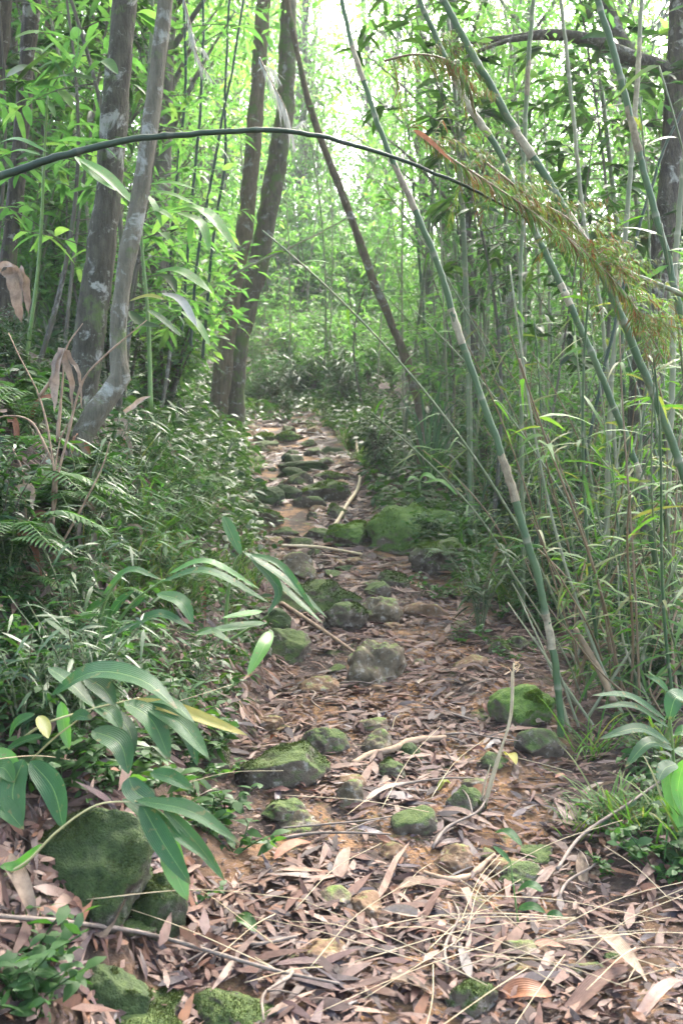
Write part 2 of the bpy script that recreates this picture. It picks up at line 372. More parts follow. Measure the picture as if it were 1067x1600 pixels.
PROF = {'lance': lambda t: np.maximum(.03, (t ** .55) * (1 - t) ** .75 * 2.05), 'bamboo': lambda t: np.maximum(.05, np.minimum(1, t * 7 + .12) * (1 - t ** 2.2) ** .9),
        'strap': lambda t: np.maximum(.04, (.7 + .3 * np.minimum(1, t * 3)) * (1 - t ** 3)), 'oval': lambda t: np.maximum(.04, np.sqrt(np.maximum(0, 1 - (2 * t - 1) ** 2)) ** 1.1 * (1.05 - .25 * t))}
def leaves(mb, base, dr, nr, L, Wd, nseg=3, prof='lance', droop=0.0, fold=.12, mid=False, curl=0.0, twist=0.0):
    base = np.atleast_2d(base).astype(float); n = len(base)
    dr = nrmz(np.broadcast_to(np.asarray(dr, float), (n, 3))); nr = np.broadcast_to(np.asarray(nr, float), (n, 3))
    L = np.broadcast_to(np.asarray(L, float), (n,)); Wd = np.broadcast_to(np.asarray(Wd, float), (n,)); droop = np.broadcast_to(np.asarray(droop, float), (n,))
    side = nrmz(np.cross(dr, nr)); up = np.cross(side, dr)
    t = np.linspace(0, 1, nseg + 1); pr = PROF[prof](t)
    c = base[:, None] + dr[:, None] * (L[:, None] * t)[..., None] - np.array([0, 0, 1.])[None, None] * (droop[:, None] * L[:, None] * t ** 2)[..., None] + up[:, None] * (curl * L[:, None] * np.sin(t * 3.1))[..., None]
    hw = (Wd[:, None] * pr * .5)[..., None]
    if twist:
        ta = (twist * t)[None, :, None]; sv = side[:, None] * np.cos(ta) + up[:, None] * np.sin(ta)
    else: sv = side[:, None]
    fo = up[:, None] * hw * fold * 2
    l, r = c - sv * hw + fo, c + sv * hw + fo
    rows = np.stack([l, c, r], 2) if mid else np.stack([l, r], 2)
    k = rows.shape[2]
    us = np.linspace(0, 1, k)
    uv = np.stack(np.broadcast_arrays(us[None, None, :], t[None, :, None], np.zeros((n, 1, 1))), -1)[..., :2]
    vi = np.arange(n)[:, None, None] * ((nseg + 1) * k) + np.arange(nseg)[None, :, None] * k + np.arange(k - 1)[None, None, :]
    q = np.stack([vi, vi + 1, vi + k + 1, vi + k], -1).reshape(-1, 4)
    mb.add(rows.reshape(-1, 3), q, None, uv.reshape(-1, 2)); return mb
def blade(mb, pts, width, n=12, prof='lance', face=(0, -.55, .8), fold=.18):
    c = smooth_curve(pts, n); tg = nrmz(np.gradient(c, axis=0))
    side = nrmz(np.cross(tg, np.asarray(face, float))); up = np.cross(side, tg)
    t = np.linspace(0, 1, n); hw = (width * .5 * PROF[prof](t))[:, None]
    l, r = c - side * hw + up * hw * fold * 2, c + side * hw + up * hw * fold * 2
    v = np.stack([l, c, r], 1); uv = np.stack(np.broadcast_arrays(np.array([0, .5, 1.])[None, :], t[:, None]), -1)
    i = np.arange(n - 1)[:, None] * 3 + np.arange(2)[None, :]
    q = np.stack([i, i + 1, i + 4, i + 3], -1).reshape(-1, 4)
    mb.add(v.reshape(-1, 3), q, None, uv.reshape(-1, 2)); return mb
def rdir(n, zlo=-.4, zhi=.4):
    a = U(0, 2 * np.pi, n); z = U(zlo, zhi, n)
    return nrmz(np.stack([np.cos(a), np.sin(a), z], -1))
def upn(n, s=.5): return nrmz(np.array([0, 0, 1.]) + rng.normal(0, s, (n, 3)))

# ------------------------------------------------------------------ the ground
def build_ground():
    ys = np.concatenate([np.linspace(-12, .9, 26), np.arange(1.0, 8, .035), np.arange(8, 18, .08), np.arange(18, 60, .6), np.linspace(60, 260, 50)])
    u = np.linspace(-1, 1, 321); xs = np.sinh(u * 5.2) / np.sinh(5.2) * 130
    X, Y = np.meshgrid(xs, ys); Z = H(X, Y)
    v = np.stack([X, Y, Z], -1).reshape(-1, 3); nx = len(xs)
    i = np.arange(len(ys) - 1)[:, None] * nx + np.arange(nx - 1)[None, :]
    q = np.stack([i, i + 1, i + nx + 1, i + nx], -1).reshape(-1, 4)
    mb = MB().add(v, q)
    g = single('ground', mb, M['soil'], (0, 0, 0), None, None, kind='structure')
    a = g.data.attributes.new('trodden', 'FLOAT', 'POINT'); a.data.foreach_set('value', np.exp(-((v[:, 0] - XC(v[:, 1]) - .1) / .75) ** 4).astype(np.float32))
build_ground()

# ------------------------------------------------------------------ trees named in the photograph
def stem_points(px, d0, d1):
    s = np.linspace(0, 1, len(px)); return np.array([PX(p[0], p[1], d0 + (d1 - d0) * k) for p, k in zip(px, s)])
def crown_leaves(mb, centers, rad, per, Ls, Wr, prof='lance', nseg=2):
    n = len(centers) * per; c = np.repeat(centers, per, 0)
    p = c + rng.normal(0, 1, (n, 3)) * np.array([1, 1, .6]) * rad
    L = U(Ls[0], Ls[1], n)
    return leaves(mb, p, rdir(n, -.7, .3), upn(n, .55), L, L * Wr, nseg, prof, U(0, .4, n))
def near_tree(name, label, px, wpx, d1k, bark, top=9.0, crown=1.9, ncl=26, base=None, seg=16, group=None, leaf='broadleaf', shade_shift=(0, 0)):
    """px runs from the foot up; the trunk carries on above the frame to an unseen crown, placed and sized to shade the ground."""
    b = G(*px[0]) if base is None else PX(px[0][0], px[0][1], base)
    d0 = b[1]; pts = stem_points(px, d0, d0 * d1k)
    w = np.array(wpx, float) / F * d0 * .5
    dirn = pts[-1] - pts[-2]; dirn = dirn / max(dirn[2], .05); dirn[:2] = np.clip(dirn[:2], -.25, .25)
    k = 3; ext = np.array([pts[-1] + dirn * (top - pts[-1][2]) * (j + 1) / k for j in range(k)])
    if base is not None:
        gz = H1(pts[0][0], pts[0][1])
        if pts[0][2] > gz + .05: pts = np.vstack([[pts[0][0] + .3 * (pts[0][0] - pts[1][0]), pts[0][1], gz], pts]); w = np.concatenate([[w[0] * 1.1], w])
    foot = pts[0] + (pts[0] - pts[1]) / np.linalg.norm(pts[0] - pts[1]) * .25
    P = np.vstack([foot, pts, ext]); R = np.concatenate([[w[0] * 1.35], w, w[-1] * np.array([.8, .55, .25])])
    c = smooth_curve(np.column_stack([P, R]), 70)
    r = thing(name, label, 'tree', (pts[0][0], pts[0][1], H1(pts[0][0], pts[0][1])), group)
    mb = MB(); tube(mb, c[:, :3], np.maximum(.01, c[:, 3]), seg, .16, 6.0)
    part('trunk', mb, M[bark], r)
    ctr = ext[-1] + np.array([shade_shift[0], shade_shift[1], 0])  # unseen crown moved off its trunk to shade the path and bank
    cen = ctr + rng.normal(0, 1, (ncl, 3)) * np.array([crown, crown, crown * .5]) * .75
    cen[:, 2] = np.maximum(cen[:, 2], CZ + .60 * cen[:, 1] + .2)
    mb = MB()
    for q in cen[:12]:
        st = ext[rng.integers(0, k)]; m_ = (st + q) / 2 + np.array([0, 0, .25])
        cc = smooth_curve([st, m_, q], 8); tube(mb, cc, np.linspace(w[-1] * .4, .008, 8), 6)
    part('limb', mb, M[bark], r)
    mb = MB(); crown_leaves(mb, cen, .42, 60, (.11, .2), .38)
    part('crown', mb, M[leaf], r)
    return r, c
near_tree('mottled_tree', 'large straight tree with mottled grey bark and dark foot on the left bank', [(112, 660), (130, 600), (150, 450), (170, 300), (185, 120), (197, -10)], [58, 50, 46, 44, 42, 40], 1.02, 'bark_mottled', crown=2.8, ncl=90, shade_shift=(1.0, -3.0))
near_tree('bent_tree', 'pale slender tree whose foot bends sharply out of the left bank', [(108, 728), (133, 675), (158, 632), (187, 592), (184, 530), (196, 420), (216, 320), (240, 160), (260, -10)], [36, 34, 31, 34, 27, 27, 26, 25, 23], 1.03, 'bark_pale', crown=2.4, ncl=90, shade_shift=(-.4, -2.0))
near_tree('brown_tree', 'brown-barked straight tree leaning right at the left edge of the upper path', [(338, 668), (350, 560), (366, 450), (386, 330), (402, 150), (412, -10)], [30, 28, 27, 25, 24, 23], 1.0, 'bark_brown', top=11, crown=2.2, ncl=30, shade_shift=(.6, -2.0))
near_tree('mossy_tree', 'mossy trunk standing just behind the brown-barked leaning tree', [(368, 560), (382, 490), (406, 400), (430, 270), (444, 180), (450, 60), (452, -10)], [33, 31, 31, 30, 29, 27, 25], 1.0, 'bark_mossy', top=12, base=14.5)
near_tree('curved_tree', 'slender dark tree bowing left, rooted on the right of the upper path', [(658, 742), (656, 650), (640, 580), (610, 500), (580, 430), (545, 330), (508, 235), (480, 150), (458, 50), (445, -20)], [15, 14, 14, 13, 13, 12, 11, 10, 9, 8], 1.0, 'bark_brown', top=9, crown=2.0, ncl=24, seg=10, shade_shift=(.4, -2.0))
near_tree('edge_tree', 'dark trunk cut by the left edge of the photo, near its top', [(-60, 560), (-30, 300), (-2, 100), (8, -10)], [34, 30, 26, 24], 1.0, 'bark_dark', base=7.5, ncl=150, crown=3.6, shade_shift=(1.8, -7.0))
near_tree('dark_tree', 'dark thin trunk rising through leaves in the upper left corner', [(-5, 640), (10, 440), (26, 300), (40, 120), (52, -10)], [30, 26, 24, 24, 24], 1.0, 'bark_dark', base=7.8, ncl=130, crown=3.0, shade_shift=(.5, -4.0))
near_tree('leaning_sapling', 'brown sapling trunk between the dark thin trunk and the mottled tree', [(20, 560), (50, 280), (70, 80), (90, -10)], [16, 15, 15, 14], 1.0, 'bark_brown', base=10.5, ncl=14, seg=10)
r, c = near_tree('forked_tree', 'grey tree at the right edge with a long dark limb reaching left', [(1003, 730), (1000, 640), (1008, 540), (1028, 420), (1048, 260), (1056, 110), (1060, -10)], [40, 36, 36, 36, 34, 31, 26], 1.0, 'bark_dark', base=8.6, crown=3.4, ncl=130, shade_shift=(-2.4, -6.5))
mb = MB(); lp = stem_points([(1056, 130), (1030, 105), (985, 92), (925, 64), (860, 54), (800, 60), (740, 68), (690, 95)], 8.6, 8.4)
cc = smooth_curve(lp, 30); tube(mb, cc, np.linspace(.08, .014, 30), 9, .2, 6)
lp = stem_points([(985, 92), (960, 50), (945, 0), (930, -60)], 8.6, 8.8); cc = smooth_curve(lp, 16); tube(mb, cc, np.linspace(.08, .05, 16), 8, .15, 6)
lp = stem_points([(860, 54), (800, 62), (760, 75), (725, 90)], 8.5, 8.2); cc = smooth_curve(lp, 16); tube(mb, cc, np.linspace(.035, .012, 16), 7, .15, 6)
part('limb', mb, M['bark_dark'], r)
mb = MB(); cen = stem_points([(980, 60), (930, 40), (860, 30), (800, 90), (780, 40), (740, 60), (700, 100), (850, 110), (830, 150), (900, 110), (1000, 160)], 8.8, 8.4)
crown_leaves(mb, cen, .22, 34, (.09, .17), .42); part('foliage', mb, M['broadleaf'], r)

# ------------------------------------------------------------------ single culms named in the photograph
def culm(name, label, px, wpx, mt, d0=None, d1k=1.0, sheaths=(), cat='bamboo', group=None, leafy=0, node=.34, ground=True):
    b = G(*px[0]) if d0 is None else PX(px[0][0], px[0][1], d0)
    d0 = b[1]; pts = stem_points(px, d0, d0 * d1k); w = np.array(wpx, float) / F * d0 * .5 * .76
    if ground:
        ft = pts[0] + np.array([0, 0, -.12]); pts = np.vstack([ft, pts]); w = np.concatenate([[w[0]], w])
    L = np.sum(np.linalg.norm(np.diff(pts, axis=0), axis=1)); n = max(24, int(L / .02))
    c = smooth_curve(np.column_stack([pts, w]), n); s = np.concatenate([[0], np.cumsum(np.linalg.norm(np.diff(c[:, :3], axis=0), axis=1))])
    fr = (s / node) % 1.0; nd = np.minimum(fr, 1 - fr) * node
    rad = c[:, 3] * (1 + .26 * np.exp(-(nd / .011) ** 2) - .06 * np.exp(-(nd / .05) ** 2))
    ax = np.cumsum(rng.normal(0, .0012, (n, 3)), 0); c[:, :3] += ax - np.linspace(0, 1, n)[:, None] * ax[-1]
    r = thing(name, label, cat, c[6, :3] if ground else c[0, :3], group)
    cm = MB(); tube(cm, c[:, :3], rad, 10)
    yy = 800 - (c[:, 2] - CZ) / c[:, 1] * F
    for (y0, y1) in sheaths:
        k = np.nonzero((yy > y0) & (yy < y1))[0]
        if len(k) > 2:
            mb = MB(); tube(mb, c[k, :3], rad[k] * np.linspace(1.16, 1.05, len(k)), 10, .12, 30, cap=False); part('sheath', mb, M['culmsheath'], r)
    if leafy:
        mb = MB(); mt2 = cm
        for _ in range(leafy):
            k = rng.integers(n // 3, n); p = c[k, :3]; d = rdir(1, .1, .6)[0]; ln = U(.2, .5)
            q = smooth_curve([p, p + d * ln * .6, p + d * ln - np.array([0, 0, .1])], 6); tube(mt2, q, np.linspace(.004, .0015, 6), 5)
            m_ = 7; leaves(mb, q[rng.integers(2, 6, m_)], nrmz(d + rdir(m_, -.9, .1) * .9), upn(m_, .4), U(.10, .2, m_), U(.014, .024, m_), 4, 'bamboo', U(.1, .5, m_))
        part('foliage', mb, M['bambooleaf'], r)
    part('culm', cm, M[mt], r)
    return r
culm('leaning_bamboo', 'tall green bamboo culm with pale bands leaning left across the view from the path edge', [(876, 1152), (870, 1060), (850, 950), (820, 830), (785, 710), (730, 545), (680, 400), (630, 280), (600, 210), (560, 100), (528, -20)], [15, 15, 15, 16, 15, 14, 13, 12, 11, 10, 9], 'green_culm', sheaths=[(255, 330), (480, 545), (708, 785), (955, 1020), (70, 130)])
culm('leaning_bamboo', 'middle green leaning culm, passing behind the brown hanging fronds', [(1046, 985), (1020, 860), (1000, 760), (965, 660), (920, 550), (870, 440), (815, 325), (775, 235), (730, 165), (690, 80), (645, -20)], [13, 13, 14, 14, 14, 14, 13, 13, 14, 12, 11], 'green_culm', d0=5.2, sheaths=[(120, 215), (720, 770), (440, 480)])
culm('leaning_bamboo', 'thick green leaning culm running from top centre to the right edge', [(1115, 905), (1067, 740), (1030, 645), (990, 545), (950, 460), (905, 370), (845, 270), (790, 180), (730, 70), (680, -20)], [17, 17, 17, 17, 17, 17, 17, 17, 15, 14], 'green_culm', d0=4.4, sheaths=[(200, 250), (330, 400)])
culm('leaning_bamboo', 'steep green culm crossing the upper right corner of the photo', [(1140, 840), (1105, 650), (1067, 500), (1045, 410), (1015, 300), (985, 190), (960, 90), (927, -20)], [14, 14, 14, 14, 14, 14, 14, 13], 'green_culm', d0=4.6, sheaths=[(160, 240)])
culm('arching_bamboo', 'dark arching bamboo culm bowing across the whole view', [(-160, 340), (-60, 302), (0, 282), (100, 246), (200, 219), (300, 207), (400, 202), (500, 211), (600, 239), (700, 278), (760, 306), (830, 346)], [19, 18, 17, 16, 14.5, 13, 12, 10.5, 9, 8, 6.5, 4.5], 'dark_culm', d0=3.4, d1k=1.15, ground=False)
culm('dead_bamboo', 'bare pale dead cane slanting in from the right edge below the fronds', [(1160, 520), (1067, 464), (980, 424), (900, 378), (850, 350), (790, 318)], [12, 11, 10, 9, 8, 6], 'pale_culm', d0=4.1, d1k=1.0, ground=False)
culm('upright_bamboo', 'thin grey-green pole standing just left of the fallen pale cane, nearly vertical', [(817, 960), (816, 800), (816, 600), (815, 400), (818, 250), (826, 100), (834, -20)], [8, 8, 8, 8, 9, 9, 9], 'olive_culm', d0=6.4, sheaths=[(540, 620), (90, 150)])
culm('upright_bamboo', 'thin pale pole bowing right beside the long dark limb', [(965, 760), (945, 520), (925, 400), (908, 300), (893, 170), (882, 60), (874, -20)], [8, 8, 8, 8, 8, 8, 7], 'pale_culm', d0=6.8)
culm('upright_bamboo', 'straight pale pole in front of the grey tree at the right', [(945, 900), (950, 700), (957, 560), (975, 380), (990, 200), (997, 80), (1003, -20)], [11, 11, 11, 10, 10, 9, 9], 'pale_culm', d0=6.1, sheaths=[(60, 200)])
culm('upright_bamboo', 'yellowish pole at the right edge beside the grey tree', [(1040, 860), (1050, 600), (1056, 420), (1066, 250)], [13, 13, 12, 12], 'pale_culm', d0=5.8)
culm('slanting_cane', 'dark thin cane rising steeply beside the grey tree at right', [(915, 700), (975, 440), (1030, 250), (1067, 170)], [7, 7, 6, 5], 'dark_culm', d0=6.0)
culm('slanting_cane', 'short thin pale cane slanting up right across the mossy trunk', [(300, 470), (380, 421), (460, 385), (545, 340)], [5, 5, 4, 3], 'pale_culm', d0=9.0, ground=False)
for k, pxs in enumerate([[(300, 520), (310, 400), (335, 260), (362, 120), (385, -20)], [(285, 500), (296, 360), (312, 200), (318, 60), (316, -20)], [(318, 540), (330, 380), (350, 250), (352, 120), (360, -20)], [(262, 480), (275, 300), (290, 140), (288, -20)]]):
    culm('dark_sapling', 'thin dark stem among the stems left of the brown-barked leaning tree', pxs, [6.5, 6, 6, 5, 5][:len(pxs)], 'dark_culm', d0=8.5 + .5 * k, group='thin dark stems on the left bank', leafy=6)
culm('dark_sapling', 'thin stem just right of the mottled tree', [(200, 520), (225, 260), (236, 80), (240, -20)], [8, 8, 8, 7], 'olive_culm', d0=9)

# ------------------------------------------------------------------ hanging fronds
def frond(mb, spine, leafL, n, hang=.75, wide=.12, jit=.3):
    c = smooth_curve(spine, n); tg = nrmz(np.gradient(c, axis=0)); t = np.linspace(0, 1, n)
    side = nrmz(np.cross(tg, np.array([0, 0, 1.])))
    for s in (-1, 1):
        L = leafL * np.sin(np.pi * np.clip(t * .85 + .12, 0, 1)) * U(.75, 1.15, n)
        d = nrmz(side * s * (1 - hang) + np.array([0, 0, -1.]) * hang + tg * .45 + rng.normal(0, jit * .3, (n, 3)))
        leaves(mb, c, d, nrmz(np.array([0, -.6, .8]) + rng.normal(0, .5, (n, 3))), L, np.minimum(L * wide, .0060), 3, 'strap', U(0, .3, n), twist=1.0)
    return c
def hanging_frond(label, px, d, ln, n, mt, hang=.7, subs=0, name='hanging_frond', stem='brown_culm'):
    spine = stem_points(px, d, d); r = thing(name, label, 'frond', spine[0])
    mb = MB(); c = frond(mb, spine, ln, n, hang)
    if subs:
        for _ in range(subs):
            k = rng.integers(4, n - 4); dd = nrmz(np.array([U(-.2, 1.0), U(-.6, .6), U(-.6, .45)])); sl = U(.5, 1.2)
            q = [c[k], c[k] + dd * .13 * sl, c[k] + dd * .25 * sl + np.array([0, 0, -.05])]; frond(mb, q, ln * U(.35, .6), 22, hang, .12, .8)
    part('leaflets', mb, M[mt], r)
    ms = MB(); tube(ms, c, np.linspace(.006, .002, n), 6); part('rachis', ms, M[stem], r)
hanging_frond('long brown and green feathery frond hanging over the leaning culms', [(648, 205), (700, 245), (770, 290), (850, 345), (920, 400), (985, 470), (1035, 560)], 3.8, .10, 170, 'brownfrond', .5, 70)
hanging_frond('second feathery frond drooping below the long brown frond at right', [(760, 255), (830, 310), (890, 345), (950, 420), (1000, 520)], 3.95, .09, 130, 'brownfrond', .55, 48)
hanging_frond('small brown withered frond around the middle leaning culm near the top', [(600, 95), (650, 85), (700, 95), (730, 130), (745, 185)], 4.3, .11, 100, 'brownfrond', .75, 18)
hanging_frond('dry grey feathery frond hanging in front of the mossy trunk', [(405, 90), (425, 130), (448, 175), (462, 235)], 5.5, .16, 50, 'greyfrond', .6, 2)
hanging_frond('dry grey wispy frond beside the pale bent tree near the top', [(285, -10), (298, 40), (310, 90), (335, 130)], 5.6, .12, 40, 'greyfrond', .7, 2)
r = single('withered_leaf', blade(MB(), stem_points([(646, 203), (668, 218), (690, 238), (712, 258)], 3.6, 3.6), .022, 10, 'bamboo', (0, -1, .3)), M['orangeleaf'], PX(646, 203, 3.6), 'orange-brown withered blade at the tip of the long brown frond', 'leaf')

# ------------------------------------------------------------------ rocks
def icosphere(sub):
    bm_v = [(-1, 0, 1.618), (1, 0, 1.618), (-1, 0, -1.618), (1, 0, -1.618), (0, 1.618, 1), (0, 1.618, -1), (0, -1.618, 1), (0, -1.618, -1), (1.618, 1, 0), (-1.618, 1, 0), (1.618, -1, 0), (-1.618, -1, 0)]
    f = [(0, 1, 4), (0, 4, 9), (9, 4, 5), (4, 8, 5), (4, 1, 8), (8, 1, 10), (8, 10, 3), (5, 8, 3), (5, 3, 2), (2, 3, 7), (7, 3, 10), (7, 10, 6), (7, 6, 11), (11, 6, 0), (0, 6, 1), (6, 10, 1), (9, 11, 0), (9, 2, 11), (9, 5, 2), (7, 11, 2)]
    v = [np.array(p) / np.linalg.norm(p) for p in bm_v]
    for _ in range(sub):
        mid = {}; nf = []
        def m_(a, b):
            k = (min(a, b), max(a, b))
            if k not in mid: p = v[a] + v[b]; v.append(p / np.linalg.norm(p)); mid[k] = len(v) - 1
            return mid[k]
        for a, b, c in f:
            x, y, z = m_(a, b), m_(b, c), m_(c, a); nf += [(a, x, z), (b, y, x), (c, z, y), (x, y, z)]
        f = nf
    return np.array(v), np.array(f)
ICO4 = icosphere(4); ICO3 = icosphere(3); ICO2 = icosphere(2)
def rock_shape(sx, sy, sz, seed, lump=.18, cut=7, ico=ICO4):
    g = np.random.default_rng(seed); v = ico[0].copy()
    for _ in range(cut):
        n = nrmz(g.normal(0, 1, 3)); h = g.uniform(.5, .86); d = v @ n; k = d > h
        v[k] -= np.outer((d[k] - h) * .85, n)
    v = v * (1 + lump * fbm(v * 1.6 + seed * 3.7, 4)[:, None] + .035 * fbm(v * 7 + seed, 3)[:, None])
    return v * np.array([sx, sy, sz]), ico[1]
def moss_on(v, f, n, hgt, zmin=.1):
    a, b, c = v[f[:, 0]], v[f[:, 1]], v[f[:, 2]]; cr = np.cross(b - a, c - a); ar = np.linalg.norm(cr, axis=1); nn = nrmz(cr)
    p = ar * np.clip(nn[:, 2] - zmin, 0, 1) * np.clip(.3 + 1.5 * vnoise((a + b + c) / 3 * 7) + .6 * vnoise((a + b + c) / 3 * 23), 0, 1); k = rng.choice(len(f), n, p=p / p.sum())
    u, w = rng.random(n), rng.random(n); s = u + w > 1; u[s], w[s] = 1 - u[s], 1 - w[s]
    pt = a[k] + (b[k] - a[k]) * u[:, None] + (c[k] - a[k]) * w[:, None]
    d = nrmz(nn[k] + rng.normal(0, .55, (n, 3))); L = U(.5, 1.2, n) * hgt
    side = nrmz(np.cross(d, rng.normal(0, 1, (n, 3)))) * (L * .22)[:, None]
    vv = np.stack([pt - side - d * .002, pt + side - d * .002, pt + d * L[:, None]], 1).reshape(-1, 3)
    return MB().add(vv, None, np.arange(3 * n).reshape(n, 3))
FOOT = []
def rock(name, label, x0, y0, x1, y1, mt, seed, deep=1.0, moss=0, mossmat='moss', lump=.18, cut=7, tilt=0, up=.0):
    """a stone whose outline fills the given pixel box, sitting in the ground"""
    gx = .03 * (x1 - x0); gy = .05 * (y1 - y0); x0 -= gx; x1 += gx; y0 -= gy * 1.6; y1 += gy * .4
    px, py = (x0 + x1) / 2, (y0 + y1) / 2
    g = G(px, y1 - (y1 - y0) * .18); d = g[1]; w = (x1 - x0) / F * d * .5; h = (y1 - y0) / F * d * .5
    d += w * deep * .35
    ctr = PX(px, py + (y1 - y0) * .10, d); sz = h * 1.2; sy = max(w * deep, h * .7)
    v, f = rock_shape(w * 1.12, sy, sz, seed, lump, cut); ca, sa = math.cos(tilt), math.sin(tilt)
    v = v @ np.array([[ca, 0, sa], [0, 1, 0], [-sa, 0, ca]])
    gz = H1(ctr[0], ctr[1])
    if ctr[2] - sz * .8 > gz: ctr[2] = gz + sz * .8
    base = np.array([ctr[0], ctr[1], gz]); FOOT.append((ctr[0], ctr[1], w * 1.0, sy * .95, ctr[2] + sz))
    mb = MB().add(v + ctr, None, f)
    if not moss: return single(name, mb, M[mt], base, label, 'rock', 'stones of the path')
    r = thing(name, label, 'rock', base, 'stones of the path'); part('stone', mb, M[mt], r)
    tag(part('moss', moss_on(v + ctr, f, moss, .009 * max(.8, d / 4)), M[mossmat], r), kind='stuff')
    return r
